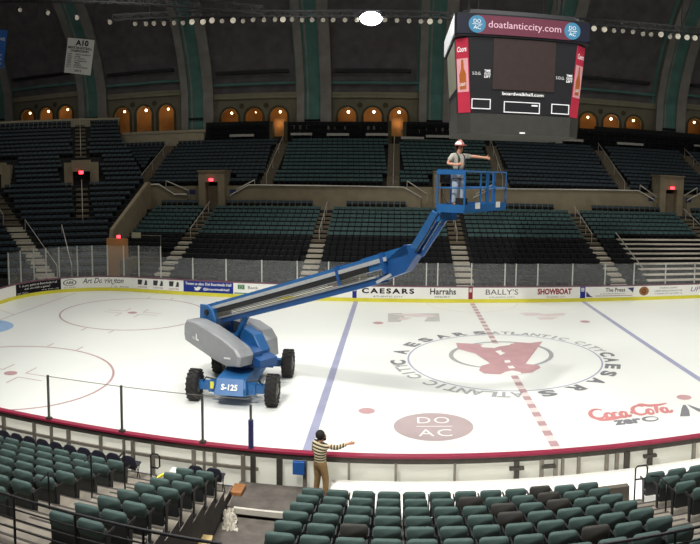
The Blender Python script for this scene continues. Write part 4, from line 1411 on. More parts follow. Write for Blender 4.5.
nlamp = 0
for bi, xc in enumerate(BAYS):
    d = dz(xc)
    x0, x1 = xc - 6.9, xc + 6.9
    zb, zt = 12.4 + (d if d > 0 else 0), 17.5 + d
    zs = 14.85 + d
    ar = 1.02
    holes = [xc - 2.85, xc, xc + 2.85]
    # wall with three arched openings as strips
    mb = MB()
    def face(poly): mb.prism([(x, YB, z) for x, z in poly], (0, .35, 0))
    edges = [x0] + sum([[h - ar, h + ar] for h in holes], []) + [x1]
    for k in range(0, 8, 2): face([(edges[k], zb - 1.5), (edges[k + 1], zb - 1.5), (edges[k + 1], zt), (edges[k], zt)])
    for h in holes:
        arc = [(h - ar * math.cos(PI * k / 14), zs + ar * math.sin(PI * k / 14)) for k in range(15)]
        for k in range(14): face([arc[k], arc[k + 1], (arc[k + 1][0], zt), (arc[k][0], zt)])
    w = struct(mb, 'wall_arcade', M['arch_wall'])
    for h in holes:
        t = MB()
        pts_o = [(h - (ar + .22) * math.cos(PI * k / 14), zs + (ar + .22) * math.sin(PI * k / 14)) for k in range(15)]
        pts_i = [(h - ar * math.cos(PI * k / 14), zs + ar * math.sin(PI * k / 14)) for k in range(15)]
        for k in range(14):
            t.prism([(pts_i[k][0], YB - .08, pts_i[k][1]), (pts_o[k][0], YB - .08, pts_o[k][1]), (pts_o[k + 1][0], YB - .08, pts_o[k + 1][1]), (pts_i[k + 1][0], YB - .08, pts_i[k + 1][1])], (0, .2, 0))
        t.build('arch_trim', M['arch_trim'], w)
        for s in (-1, 1): MB().box(h + s * (ar + .11) - .13, h + s * (ar + .11) + .13, YB - .1, YB + .1, zb - 1.5, zs).build('arch_column', M['arch_trim'], w)
    for mx in (xc - 1.42, xc + 1.42):
        MB().ring((0, 0, 0), 0, .42, 24).xf(Matrix.Translation((mx, YB - .07, zs + 1.25)) @ Matrix.Rotation(R_(90), 4, 'X')).build('medallion', M['arch_trim'], w)
        MB().ring((0, 0, 0), .3, .42, 24).xf(Matrix.Translation((mx, YB - .1, zs + 1.25)) @ Matrix.Rotation(R_(90), 4, 'X')).build('medallion_rim', M['arch_wall'], w)
    MB().box(x0, x1, YB - .25, YB + .1, 16.9 + d, 17.25 + d).box(x0, x1, YB - .35, YB + .1, 17.25 + d, 17.5 + d).build('frieze', M['frieze'], w)
    # corridor behind the arches
    struct(MB().box(x0, x1, YB + 3.0, YB + 3.2, 11, 18 + d).box(x0, x1, YB + .36, YB + 3, 16.6 + d, 16.8 + d), 'wall_gallery', M['corridor'])
    on = {2: (1, 1, 1), 3: (1, .35, 1.5), 4: (1.1, .8, 1.2), 6: (.9, .8, 1), 1: (1, 1.2, .8), 7: (1, .5, .8), 5: (1, 1, 1), 0: (1, 1, 1)}[bi]
    for hi, h in enumerate(holes):
        a, b = proj((h, YB, zs + .5))
        if not -15 < a < 715: continue
        nlamp += 1
        white = (bi in (2, 4, 6) and hi == 1) or (bi == 4)
        o = thing('gallery_lamp', (h + .1, YB + .5, zs + .55), f'small {"white" if white else "warm"} lamp glowing in a back wall arch, {ORD[nlamp]} from the left', 'lamp', 'lamps of the arched gallery')
        MB().sphere((h + .1, YB + .5, zs + .55), .14 if on[hi] > .5 else .07, 10, 7).build('bulb', M['lamp_white' if white else 'lamp'], o, True)
        MB().tube([(h + .1, YB + .5, zs + .65), (h + .1, YB + .5, 16.6 + d)], .02, 6).build('pendant_rod', M['black'], o)
        l = bpy.data.lights.new('gallery_light', 'POINT')
        l.energy = 16 * on[hi]
        l.color = (1, .66, .32)
        l.shadow_soft_size = .15
        lo = bpy.data.objects.new('gallery_light', l)
        COL.objects.link(lo)
        lo.location = (h + .1, YB + 1.5, zs + .75)

# lit stair doorways at the top of two aisles
for k, (x, zt) in enumerate(((-18.2, 15.0), (-5.2, 15.0))):
    o = struct(MB().box(x - 1.0, x - .62, 40.9, 42.9, 11.6, zt - .8).box(x + .62, x + 1.0, 40.9, 42.9, 11.6, zt - .8), f'door_{5 + k}', M['arch_trim'])
    MB().box(x - .62, x + .62, 41.9, 42.0, 11.5, zt - .4).build('door_panel', M['corridor'], o)
    l = bpy.data.lights.new('doorway_light', 'POINT'); l.energy = 14; l.color = (1, .6, .3); l.shadow_soft_size = .1
    lo = bpy.data.objects.new('doorway_light', l); COL.objects.link(lo); lo.location = (x, 41.3, 14.0)

# vault profile (y, z)
VP = [(42.9, 17.4), (42.5, 19.0), (41.6, 21.5), (40.2, 24.0), (38.2, 26.6), (35.4, 29.4), (31.5, 32.6), (26, 36), (18, 39.4), (8, 41.6), (-4, 42.4), (-16, 41.6), (-30, 38)]


def vault_strip(mb, x0, x1, dep, d=0., p0=0, p1=None, thick=.3, zlow=None):
    """band following the vault, dep metres proud of it"""
    pts = VP[p0:p1]
    if zlow is not None: pts = [(42.95, zlow)] + pts
    pr = []
    for i, (y, z) in enumerate(pts):
        a, b = pts[max(i - 1, 0)], pts[min(i + 1, len(pts) - 1)]
        t = Vector((b[0] - a[0], b[1] - a[1])).normalized()
        nrm = Vector((-t.y, t.x))
        if nrm.x > 0: nrm = -nrm
        pr.append((y + nrm.x * dep, z + nrm.y * dep + d, y + nrm.x * (dep - thick), z + nrm.y * (dep - thick) + d))
    vs, fs = [], []
    for a, b, c, e in pr:
        vs += [(x0, a, b), (x1, a, b), (x1, c, e), (x0, c, e)]
    for i in range(len(pr) - 1):
        for k in range(4):
            l = (k + 1) % 4
            fs.append((i * 4 + k, i * 4 + l, i * 4 + 4 + l, i * 4 + 4 + k))
    fs += [(0, 3, 2, 1), tuple((len(pr) - 1) * 4 + k for k in range(4))]
    return mb.add(vs, fs)


for bi, xc in enumerate(BAYS):
    c = struct(vault_strip(MB(), xc - 7, xc + 7, 0, dz(xc)), 'ceiling_vault', M['vault'])
    d = dz(xc)
    # coffer: teal border, dark slot
    for s in (-1, 1):
        vault_strip(MB(), xc + s * 5.0 - .18, xc + s * 5.0 + .18, .14, d, 0, 8).build('coffer_border', M['rib_teal'], c)
        vault_strip(MB(), xc + s * 5.5 - .12, xc + s * 5.5 + .12, .2, d, 0, 8).build('coffer_moulding', M['rib_grey'], c)
    MB().box(xc - 5.1, xc + 5.1, 42.2, 42.7, 18.35 + d, 18.6 + d).build('coffer_border', M['rib_teal'], c)
    MB().box(xc - 4.2, xc + 4.2, 41.7, 42.3, 19.55 + d, 19.85 + d).build('ventilation_slot', M['black'], c)
for ri, x in enumerate(RIBS):
    d = dz(x)
    r = struct(vault_strip(MB(), x - .95, x + .95, .45, d, zlow=11.5), f'trim_vault_rib_{ri + 1}', M['rib_teal'])
    vault_strip(MB(), x - 1.75, x - .9, .75, d, zlow=11.5).build('rib_moulding', M['rib_grey'], r)
    vault_strip(MB(), x + .9, x + 2.1, .75, d, zlow=11.5).build('rib_moulding', M['rib_grey'], r)
    vault_strip(MB(), x - .62, x - .45, .52, d, zlow=11.5).build('rib_bead', M['rib_grey'], r)
    MB().box(x - .95, x + .95, 42.2, 42.6, 14.3 + d, 14.5 + d).build('rib_band', M['black_matte'], r)
# outer walls closing the hall behind the stands
struct(MB().box(-75, 60, 46.3, 46.5, -.1, 30), 'wall_back', M['vault'])
struct(MB().box(-75.3, -75, -36, 46.5, -.1, 44), 'wall_left', M['vault'])
struct(MB().box(60, 60.3, -36, 46.5, -.1, 44), 'wall_right', M['vault'])

# ================================================================ SCOREBOARD
cxs = .02
sb = thing('scoreboard', (cxs, 0, 10.3), 'large black hanging scoreboard cube over centre ice with pink banner strip and red side posters', 'scoreboard')


def octo(h, c, z, cx=cxs):
    return [(cx + a, b, z) for a, b in ((-h + c, -h), (h - c, -h), (h, -h + c), (h, h - c), (h - c, h), (-h + c, h), (-h, h - c), (-h, -h + c))]


def loft(mb, A, B):
    n = len(A)
    return mb.add(A + B, [tuple(range(n))[::-1], tuple(range(n, 2 * n))] + [(i, (i + 1) % n, n + (i + 1) % n, n + i) for i in range(n)])


HB, HT = 2.6, 2.8
Zb, Zm, Zt0, Zt1 = 10.3, 11.12, 14.22, 15.12
loft(MB(), octo(HB, .5, Zm), octo(HT, .5, Zt0)).build('cabinet', M['sb_black'], sb)
loft(MB(), octo(HB + .02, .5, Zb), octo(HB + .04, .5, Zm)).build('lower_louvre', M['sb_louvre'], sb)
loft(MB(), octo(2.86, .12, Zt0), octo(2.88, .12, Zt1)).build('banner_housing', M['sb_black'], sb)
loft(MB(), octo(2.6, .3, Zt1), octo(2.5, .3, Zt1 + .25)).build('roof_deck', M['sb_black'], sb)


def yfront(z): return -(HB + (HT - HB) * (z - Zm) / (Zt0 - Zm))


def frect(x0, x1, z0, z1, lift, m, name, par=sb):
    y0, y1 = yfront(z0) - lift, yfront(z1) - lift
    return MB().add([(x0, y0, z0), (x1, y0, z0), (x1, y1, z1), (x0, y1, z1), (x0, y0 + lift, z0), (x1, y0 + lift, z0), (x1, y1 + lift, z1), (x0, y1 + lift, z1)],
                    [(0, 1, 2, 3), (7, 6, 5, 4), (0, 4, 5, 1), (1, 5, 6, 2), (2, 6, 7, 3), (3, 7, 4, 0)]).build(name, m, par)


yb = -2.9
bn = MB().box(cxs - 2.8, cxs + 2.8, yb, yb + .04, 14.3, 15.05).build('banner_strip', M['led_navy'], sb)
MB().box(-1.95, 2.0, yb - .02, yb, 14.3, 15.05).build('banner_message', M['led_pink'], bn)
text_to(MB(), 'doatlanticcity.com', lambda u, v: (.04 + u, yb - .03, 14.66 + v), 3.05, .36).build('lettering', M['led_text'], bn)
for x in (-1.95, 2.05):
    MB().add([(x + .35 * math.cos(2 * PI * k / 28), yb - .03, 14.68 + .35 * math.sin(2 * PI * k / 28)) for k in range(28)], [tuple(range(28))]).build('round_emblem', M['led_cyan'], bn)
    lt = text_to(MB(), 'DO', lambda u, v: (x + u, yb - .04, 14.8 + v), .3, .15)
    text_to(lt, 'AC', lambda u, v: (x + u, yb - .04, 14.55 + v), .3, .15)
    lt.box(x - .2, x + .2, yb - .045, yb - .035, 14.665, 14.685).build('lettering', M['led_white'], bn)
scn = frect(-1.23, 1.4, 12.13, 14.18, .03, M['sb_screen'], 'video_screen')
for x, x2 in ((-1.9, -1.46), (1.64, 2.04)):
    tb = text_to(MB(), 'S.O.G.', lambda u, v: (x + u, yfront(12.76) - .03, 12.74 + v), .36, .12)
    tb.build('lettering', M['led_white'], sb)
    tb = MB()
    for k, wd in enumerate(('TIME', 'OUTS', 'LEFT')): text_to(tb, wd, lambda u, v, k=k: (x2 + u, yfront(12.8) - .03, 12.86 - k * .12 + v), .26, .095, bold=.03)
    tb.build('lettering', M['led_white'], sb)
p = frect(-.87, 1.02, 11.88, 12.06, .03, M['sb_louvre'], 'name_plate')
text_to(MB(), 'boardwalkhall.com', lambda u, v: (.07 + u, yfront(11.97) - .05, 11.97 + v), 1.75, .13, bold=.02).build('lettering', M['led_white'], p)


def frame(x0, x1, z0, z1, t=.035):
    y = yfront((z0 + z1) / 2)
    mb = MB()
    for a, b, c, d in ((x0, x1, z0, z0 + t), (x0, x1, z1 - t, z1), (x0, x0 + t, z0, z1), (x1 - t, x1, z0, z1)): mb.box(a, b, y - .035, y + .02, c, d)
    return mb.build('clock_frame', M['led_white'], sb)


frame(-2.08, -1.28, 11.3, 11.72)
frame(-.72, .82, 11.2, 11.66)
frame(1.32, 2.1, 11.24, 11.66)
MB().box(.46, .72, yfront(11.5) - .045, yfront(11.5), 11.5, 11.56).build('lettering', M['led_white'], sb)
MB().box(-.02, .2, -HB - .1, -HB - .02, 10.34, 10.4).build('light_strip', M['led_white'], sb)
for s in (-1, 1):
    # chamfer posters, red to pale with a bottle
    def cf(t, z, lift=.02):
        h = HB + (HT - HB) * (z - Zm) / (Zt0 - Zm)
        a = Vector((s * (h - .5), -h)); b = Vector((s * h, -h + .5))
        if s < 0: a, b = b, a
        q = a.lerp(b, t)
        return (cxs + q.x + s * lift * .7, q.y - lift * .7, z)
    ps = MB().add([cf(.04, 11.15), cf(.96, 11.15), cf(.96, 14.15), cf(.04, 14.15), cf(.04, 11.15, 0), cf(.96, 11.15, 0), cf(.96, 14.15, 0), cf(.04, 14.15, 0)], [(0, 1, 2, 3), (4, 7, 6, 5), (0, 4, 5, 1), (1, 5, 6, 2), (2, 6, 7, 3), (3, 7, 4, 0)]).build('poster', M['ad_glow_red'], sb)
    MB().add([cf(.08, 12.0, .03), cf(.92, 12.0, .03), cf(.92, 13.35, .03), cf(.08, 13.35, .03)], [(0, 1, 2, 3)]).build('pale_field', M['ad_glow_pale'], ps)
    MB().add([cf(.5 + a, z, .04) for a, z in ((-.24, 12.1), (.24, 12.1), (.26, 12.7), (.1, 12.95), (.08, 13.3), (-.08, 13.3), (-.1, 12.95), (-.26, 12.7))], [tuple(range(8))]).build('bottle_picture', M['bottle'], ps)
    text_to(MB(), 'Coors', lambda u, v: cf(.5 + u / .7, 13.72 + v, .04), .5, .22, bold=.03, shear=.2).build('lettering', M['led_white'], ps)
    text_to(MB(), 'LIGHT', lambda u, v: cf(.5 + u / .7, 12.3 + v, .05), .3, .13, bold=.02).build('lettering', M['led_white'], ps)
# left flank: pale side screen and banner
def sf(y, z, lift=.02):
    h = HB + (HT - HB) * (z - Zm) / (Zt0 - Zm)
    return (cxs - h - lift, y, z)
for z0, z1, y0, y1, m_, nm in ((12.2, 14.1, -1.85, 1.85, 'sb_side', 'side_screen'), (11.05, 11.9, -1.7, 1.7, 'sb_louvre', 'side_clock_panel')):
    MB().add([sf(y0, z0), sf(y0, z1), sf(y1, z1), sf(y1, z0), sf(y0, z0, 0), sf(y0, z1, 0), sf(y1, z1, 0), sf(y1, z0, 0)], [(0, 1, 2, 3), (4, 7, 6, 5), (0, 4, 5, 1), (1, 5, 6, 2), (2, 6, 7, 3), (3, 7, 4, 0)]).build(nm, M[m_], sb)
MB().box(cxs - 2.91, cxs - 2.88, -2.7, 2.7, 14.3, 15.05).build('side_banner', M['led_white'], sb)
for y0 in (-1.3, 0, 1.0):
    MB().box(cxs - 2.62, cxs - 2.5, y0, y0 + .5, 11.3, 11.7).build('clock_frame', M['sb_side'], sb)
MB().box(cxs - 2.56, cxs - 2.52, -1.7, 1.7, 10.36, 11.0).build('side_louvre', M['sb_side'], sb)
for sx in (-1.8, 1.8):
    for sy in (-1.8, 1.8):
        MB().tube([(cxs + sx, sy, Zt1 + .2), (cxs + sx * 1.2, sy * 1.2, 41.4)], .03, 6).build('hanging_cable', M['black'], sb)


# ================================================================ LIGHTING RIG
def truss(mb, a, b, s, n, r=.03):
    a, b = Vector(a), Vector(b)
    d = (b - a).normalized()
    e1 = Vector((0, 0, 1)) * s / 2
    e2 = d.cross(Vector((0, 0, 1))).normalized() * s / 2
    cs = [e1 + e2, e1 - e2, -e1 - e2, -e1 + e2]
    for c in cs: mb.bar(a + c, b + c, r * 2)
    for k in range(n):
        p, q = a.lerp(b, k / n), a.lerp(b, (k + 1) / n)
        for i in range(4):
            u, v = (cs[i], cs[(i + 1) % 4]) if k % 2 else (cs[(i + 1) % 4], cs[i])
            mb.bar(p + u, q + v, r * 1.2)
            mb.bar(p + cs[i], p + cs[(i + 1) % 4], r * 1.2)
    return mb


LY = 8.0
la, lb_ = on_y(118, 20, LY), on_y(705, 33, LY)
lampline = [(20, 10), (48, 13), (77, 18), (110, 22.5), (135, 24), (146, 24), (154, 23.5), (164, 23.5), (174, 23), (183, 23), (192, 22), (203, 22), (212, 20.5), (222, 21), (233, 20.5), (243, 21), (253, 20), (264, 20), (275, 19.5), (283, 19.5), (292, 19.5),
            (302, 20), (312, 20), (323, 20), (333, 20), (345, 20), (357, 20), (385, 20), (397, 20.5), (409, 21), (421, 21.5), (430, 21.5), (440, 21.5), (594, 28.5), (604.5, 29.5), (614, 30.5), (623, 31), (633, 32), (643, 34), (651, 34.5), (661, 34.5), (670, 37), (678, 36.5), (687, 37.5), (695, 38)]
bright = {192, 203, 212, 233, 283, 594, 604.5, 661, 678, 687, 695, 430}
t = thing('lighting_truss', ((la.x + lb_.x) / 2, LY, 18.2), 'long thin lighting bar carrying the row of round stage lamps', 'lighting truss')
for (a0, a1) in ((114, 300), (300, 450), (450, 600), (600, 712)):
    ys = {114: 18, 300: 14.5, 450: 16, 600: 23, 712: 33}
    p, q = on_y(a0, ys[a0], LY), on_y(a1, ys[a1], LY)
    truss(MB(), p, q, .32, 14, .025).build('truss_section', M['truss'], t)
t2 = thing('lighting_truss', (-22, LY - 1.5, 19), 'pale box truss crossing the upper left of the hall', 'lighting truss')
p, q = on_y(-10, -1, LY - 1.5), on_y(264, 11, LY - 1.5)
truss(MB(), p, q, .42, 30, .03).build('truss_section', M['truss'], t2)
for xx in (-20, -8, 4, 12):
    MB().tube([(xx, LY, 18.3), (xx, LY, 41.3)], .025, 6).build('hanging_cable', M['black'], t)
for xx in (-27, -16):
    MB().tube([(xx, LY - 1.5, 18.6), (xx, LY - 1.5, 41.4)], .025, 6).build('hanging_cable', M['black'], t2)
for k, (px, py) in enumerate(lampline):
    yl = LY - 1.5 if px < 111 and px < 100 else LY
    c = on_y(px, py, yl)
    big = px in bright
    r = .19 if big else .155
    aim = (Vector((POS.x * .5, -12, 4)) - c).normalized()
    o = thing('spotlight', tuple(c), f'round {"bright-faced" if big else "dim-faced"} stage lamp on the lighting bar, {ORD[k + 1] if k < 40 else ORD[len(lampline) - k]} from the {"left" if k < 40 else "right"}', 'lamp', 'stage lamps on the lighting bar')
    b0 = c - aim * .38
    MB().tube([b0, b0 + aim * .12, c - aim * .02], [r * .6, r * 1.02, r * 1.05], 14).build('housing', M['black'], o, True)
    MB().tube([c - aim * .02, c + aim * .01], [r * .92, r * .86], 14).build('lens', M['par_lens' if big else 'par_lens_dim'], o)
    MB().tube([c - aim * .2, (c.x, c.y, c.z + .34)], .02, 6).build('clamp', M['black'], o)
c = on_y(371, 18.5, LY)
o = thing('flood_spotlight', tuple(c), 'dazzling white floodlight burning on the lighting bar above the left of centre', 'floodlight')
aim = (Vector((POS.x, POS.y, 8)) - c).normalized()
side = aim.cross(Vector((0, 0, 1))).normalized()
upv = side.cross(aim)
def flo(a, b, d): return c + side * a + upv * b + aim * d
MB().prism([flo(.62 * math.cos(2 * PI * k / 24), .36 * math.sin(2 * PI * k / 24), .02) for k in range(24)], aim * .03).build('lens', M['flood'], o)
MB().prism([flo(.68 * math.cos(2 * PI * k / 24), .42 * math.sin(2 * PI * k / 24), -.3) for k in range(24)], aim * .3).build('housing', M['black'], o)
fl = bpy.data.lights.new('floodlight_beam', 'SPOT'); fl.energy = 2500; fl.spot_size = R_(60); fl.spot_blend = .6; fl.shadow_soft_size = .3
flo_o = bpy.data.objects.new('floodlight_beam', fl); COL.objects.link(flo_o)
flo_o.location = tuple(c + aim * .2)
flo_o.rotation_euler = (Vector((-7, -6, 0)) - c).to_track_quat('-Z', 'Y').to_euler()

# banners
def banner(pts_px, y, m, label, texts):
    P4 = [on_y(a, b, y) for a, b in pts_px]       # tl, tr, br, bl
    tl, tr, br, bl = P4
    o = thing('hanging_banner', tuple((bl + br) / 2), label, 'banner')
    MB().prism([bl, br, tr, tl], (0, .02, 0)).build('cloth', m, o)
    def f(u, v):
        a = tl.lerp(tr, u + .5); b = bl.lerp(br, u + .5)
        q = b.lerp(a, v + .5); return (q.x, q.y - .012, q.z)
    for body, mm, u0, u1, v0, v1, kw in texts:
        text_to(MB(), body, lambda u, v: f((u0 + u1) / 2 + u, (v0 + v1) / 2 + v), u1 - u0, v1 - v0, **kw).build('lettering', M[mm], o)
    MB().bar(tl + Vector((0, .03, .03)), tr + Vector((0, .03, .03)), .06).build('top_batten', M['steel_dark'], o)
    for q in (tl, tr): MB().tube([q, (q.x, q.y, 40.5)], .012, 5).build('hanging_cable', M['black'], o)
    return o


B2 = {'bold': .02}
yrs = [('1999', 'TEMPLE UNIVERSITY'), ('2001', 'XAVIER'), ('2004', 'ST. JOSEPHS'), ('2007', 'G. WASHINGTON'), ('2008', 'TEMPLE'), ('2010', 'RICHMOND'), ('2011', 'ST. BONAVENTURE')]
tx_ = [('A10', 'ad_black', -.18, .3, .3, .46, {'bold': .03}), ("MEN'S BASKETBALL", 'ad_black', -.45, .45, .2, .27, B2), ('CHAMPIONSHIPS', 'ad_black', -.34, .34, .11, .18, B2), ('2012', 'ad_black', -.12, .14, -.44, -.38, B2)]
for k, (a, b) in enumerate(yrs):
    v = .05 - k * .06
    tx_ += [(a, 'ad_grey', -.44, -.28, v - .02, v + .02, B2), (b, 'ad_grey', -.16, -.16 + .035 * len(b), v - .02, v + .02, B2)]
banner([(68, 37.5), (94.5, 40), (90.5, 75.5), (64, 72.5)], 15, M['banner_white'], 'white championship banner with black lettering hung in front of the vault at upper left', tx_)
banner([(-26, 26), (7.5, 30.5), (3, 68), (-30, 64)], 15, M['banner_blue'], 'blue banner hung at the left edge of the picture', [('CHAMPIONS', 'ad_white', -.4, .46, .22, .3, B2), ('ATLANTIC CITY', 'ad_white', -.4, .44, -.2, -.14, B2), ('2009', 'ad_white', .1, .44, -.3, -.25, B2), ('2010', 'ad_white', .1, .44, -.42, -.36, B2)])

# ================================================================ BOOM LIFT
LC = Vector((-11.08, -5.05, 0))
lift = thing('boom_lift', tuple(LC), 'big blue and grey boom lift on four black tyres standing on the ice', 'boom lift')
h2 = Vector((.81, -.586, 0)).normalized()      # boom heading
n2 = Vector((-h2.y, h2.x, 0))                  # away from the camera


def LP(s, t, z): return tuple(LC + h2 * s + n2 * t + Vector((0, 0, z)))


# chassis
x0, y0 = LC.x, LC.y
ch = MB().slab([(x0 - .62, y0 - 2.25, .42), (x0 + .62, y0 - 2.25, .42), (x0 + .62, y0 - 2.25, .72), (x0 + .55, y0 - 2.05, .98), (x0 - .55, y0 - 2.05, .98), (x0 - .62, y0 - 2.25, .72)], (0, 4.3, 0), .04)
ch = ch.build('chassis', M['lift_blue'], lift)
fp2 = MB().prism([(x0 - .55, y0 - 2.42, .5), (x0 + .55, y0 - 2.42, .5), (x0 + .5, y0 - 2.1, 1.02), (x0 - .5, y0 - 2.1, 1.02)], (0, .25, .02)).build('front_plate', M['lift_blue'], ch)
text_to(MB(), 'S-125', lambda u, v: (x0 - .0 + u, y0 - 2.275 + (v) * .6 - .012, .76 + v * .97), .62, .2, bold=.035).build('lettering', M['white'], ch)
for sy in (-1.72, 1.72):
    ax = MB().box(x0 - 1.3, x0 + 1.3, y0 + sy - .16, y0 + sy + .16, .46, .74).box(x0 - .9, x0 + .9, y0 + sy - .24, y0 + sy + .24, .42, .8)
    ax.build('axle', M['lift_blue'], lift)
    for sx in (-1.5, 1.5):
        w = MB()
        xc_, yc_ = x0 + sx, y0 + sy
        prof = [(-.2, .30), (-.21, .5), (-.17, .56), (.17, .56), (.21, .5), (.2, .30)]
        ns = 36
        vs, fs = [], []
        for k in range(ns):
            a = 2 * PI * k / ns
            for px_, r in prof: vs.append((xc_ + px_, yc_ + r * math.cos(a), .58 + r * math.sin(a)))
        m_ = len(prof)
        for k in range(ns):
            l = (k + 1) % ns
            for j in range(m_): fs.append((k * m_ + j, k * m_ + (j + 1) % m_, l * m_ + (j + 1) % m_, l * m_ + j))
        w.add(vs, fs)
        for k in range(18):
            a = 2 * PI * k / 18
            for sgn in (-1, 1):
                aa = a + (.0 if sgn < 0 else PI / 18)
                p_ = Vector((xc_ + sgn * .1, yc_ + .565 * math.cos(aa), .58 + .565 * math.sin(aa)))
                d_ = Vector((sgn * .1, -math.sin(aa) * .05, math.cos(aa) * .05))
                w.bar(p_ - d_, p_ + d_, .07, .05, up=(0, math.cos(aa), math.sin(aa)))
        tyre = w.build('tyre', M['tyre'], lift)
        sgn = 1 if sx > 0 else -1
        hb = MB().tube([(xc_ - .17, yc_, .58), (xc_ + .17, yc_, .58)], .31, 24).tube([(xc_ + sgn * .17, yc_, .58), (xc_ + sgn * .23, yc_, .58)], [.14, .1], 16)
        for k in range(8):
            a = 2 * PI * k / 8
            hb.tube([(xc_ + sgn * .17, yc_ + .21 * math.cos(a), .58 + .21 * math.sin(a)), (xc_ + sgn * .2, yc_ + .21 * math.cos(a), .58 + .21 * math.sin(a))], .025, 6)
        hb.build('hub', M['hub'], tyre)
for sx in (-1, 1):
    MB().tube([(x0 + sx * 1.15, y0 - 1.75, .75), (x0 + sx * 1.0, y0 - 1.9, .95), (x0 + sx * .6, y0 - 1.9, .9)], .03, 6).build('hydraulic_hose', M['hose'], lift)
MB().box(x0 - .78, x0 - .64, y0 - 2.1, y0 - 2.06, .6, .85).build('warning_decal', M['yellow'], lift)
# turntable
tt = MB().tube([(x0, y0, .96), (x0, y0, 1.2)], .75, 32).build('turntable_ring', M['lift_blue_dark'], lift)
MB().slab([LP(-2.2, -.45, 1.2), LP(1.5, -.45, 1.2), LP(1.5, -.45, 1.5), LP(-1.0, -.45, 2.0), LP(-2.2, -.45, 2.0)], n2 * .9, .03).build('turntable_body', M['lift_blue_dark'], lift)
# riser plates holding the boom foot
for t_ in (-.48, .36):
    MB().slab([LP(-2.3, t_, 1.9), LP(-1.25, t_, 1.9), LP(-1.2, t_, 2.6), LP(-1.45, t_, 3.02), LP(-1.75, t_, 3.14), LP(-2.25, t_, 3.1)], n2 * .12, .02).build('riser_plate', M['lift_blue'], lift)
MB().tube([LP(-1.75, -.55, 2.85), LP(-1.75, .55, 2.85)], .12, 14).build('pivot_pin', M['hose'], lift)


def cover(prof, t0, t1, name, m):
    poly = [Vector(LP(s, t0, z)) for s, z in prof]
    return MB().slab(poly, n2 * (t1 - t0), .09).build(name, M[m], lift, False)


cv1 = cover([(-2.3, 1.72), (-2.36, 1.95), (-2.34, 2.35), (-2.2, 2.56), (-1.7, 2.6), (-.8, 2.5), (.2, 2.24), (1.0, 1.96), (1.24, 1.72), (1.16, 1.34), (.5, 1.2), (-.5, 1.3), (-1.5, 1.52)], -1.28, -.5, 'engine_cover', 'lift_grey')
text_to(MB(), 'L', lambda u, v: LP(-1.35 + u, -1.3, 2.0 + v), .2, .26, bold=.06).build('emblem', M['white'], cv1)
MB().add([LP(-1.68, -1.3, 1.9), LP(-1.5, -1.3, 1.87), LP(-1.5, -1.3, 1.97), LP(-1.68, -1.3, 2.0)], [(0, 1, 2, 3)]).build('panel_label', M['lift_silver'], cv1)
MB().add([LP(.35, -1.3, 1.5), LP(.75, -1.3, 1.56), LP(.75, -1.3, 1.63), LP(.35, -1.3, 1.57)], [(0, 1, 2, 3)]).build('panel_label', M['white'], cv1)
cover([(-2.4, 1.4), (-2.5, 2.2), (-1.7, 2.5), (-.3, 2.5), (.4, 2.3), (.72, 1.95), (.78, 1.3), (.4, 1.15), (-1.6, 1.2)], .5, 1.25, 'engine_cover', 'lift_grey')
MB().slab([LP(-.2, .0, 1.3), LP(.95, .0, 1.25), LP(1.02, .0, 1.7), LP(.6, .0, 2.25), (LP(-.2, .0, 2.45))], n2 * .5, .03).build('control_housing', M['lift_blue'], lift)
MB().slab([LP(.2, -.5, 1.3), LP(1.15, -.5, 1.3), LP(1.15, -.5, 1.75), LP(.2, -.5, 2.0)], n2 * .5, .03).build('control_housing', M['lift_blue_dark'], lift)
# boom
BA_ = Vector(LP(-1.75, 0, 2.85))
BE = Vector(LP(8.2, 0, 6.08))
bd = (BE - BA_).normalized()
bu = n2.cross(bd) * -1
if bu.z < 0: bu = -bu


def BP(s, t, w): return BA_ + bd * s + n2 * t + bu * w


def bbox(s0, s1, t0, t1, w0, w1):
    vs = [BP(s, t, w) for s in (s0, s1) for t, w in ((t0, w0), (t1, w0), (t1, w1), (t0, w1))]
    return MB().add(vs, [(0, 1, 2, 3), (7, 6, 5, 4), (0, 4, 5, 1), (1, 5, 6, 2), (2, 6, 7, 3), (3, 7, 4, 0)])


BL = (BE - BA_).length
boom = bbox(-.25, BL - 1.1, -.28, .28, -.12, .32).build('main_boom', M['lift_blue'], lift)
bbox(-.1, BL - 1.0, -.36, -.29, .07, .2).build('cable_track', M['lift_silver'], boom)
bbox(.1, BL - 1.8, -.34, -.29, -.12, .06).build('cable_carrier', M['hose'], boom)
for w_ in (-.16, -.21, -.27):
    MB().tube([BP(.2, -.33, w_), BP(BL * .5, -.34, w_ - .01), BP(BL - 1.9, -.33, w_)], .022, 6).build('hydraulic_hose', M['hose_tan'], boom)
bbox(.4, BL - 1.6, -.3, -.1, -.36, -.3).build('lower_channel', M['lift_silver'], boom)
bbox(.5, BL - 1.5, -.22, .22, -.56, -.36).build('lower_boom', M['lift_blue_dark'], lift)
bbox(-.3, .5, -.34, .34, -.2, .3).build('boom_foot', M['lift_blue'], lift)
bbox(BL - 2.1, BL - .2, -.2, .2, .08, .36).build('boom_extension', M['lift_blue'], lift)
for s in (BL - 3.1, BL - 1.15):
    bbox(s - .06, s + .06, -.38, .32, -.3, .36).build('boom_collar', M['lift_blue_dark'], lift)
MB().prism([BP(BL - 1.5, -.2, -.5), BP(BL - .5, -.2, -.42), BP(BL + .1, -.2, .0), BP(BL + .15, -.2, .3), BP(BL - .3, -.2, .4), BP(BL - 1.1, -.2, .1)], n2 * .4).build('jib_bracket', M['lift_blue_dark'], lift)
MB().tube([BP(BL - 1.6, -.28, -.5), BP(BL - 1.0, -.28, -.38)], .05, 10).build('jib_cylinder', M['lift_silver'], lift)
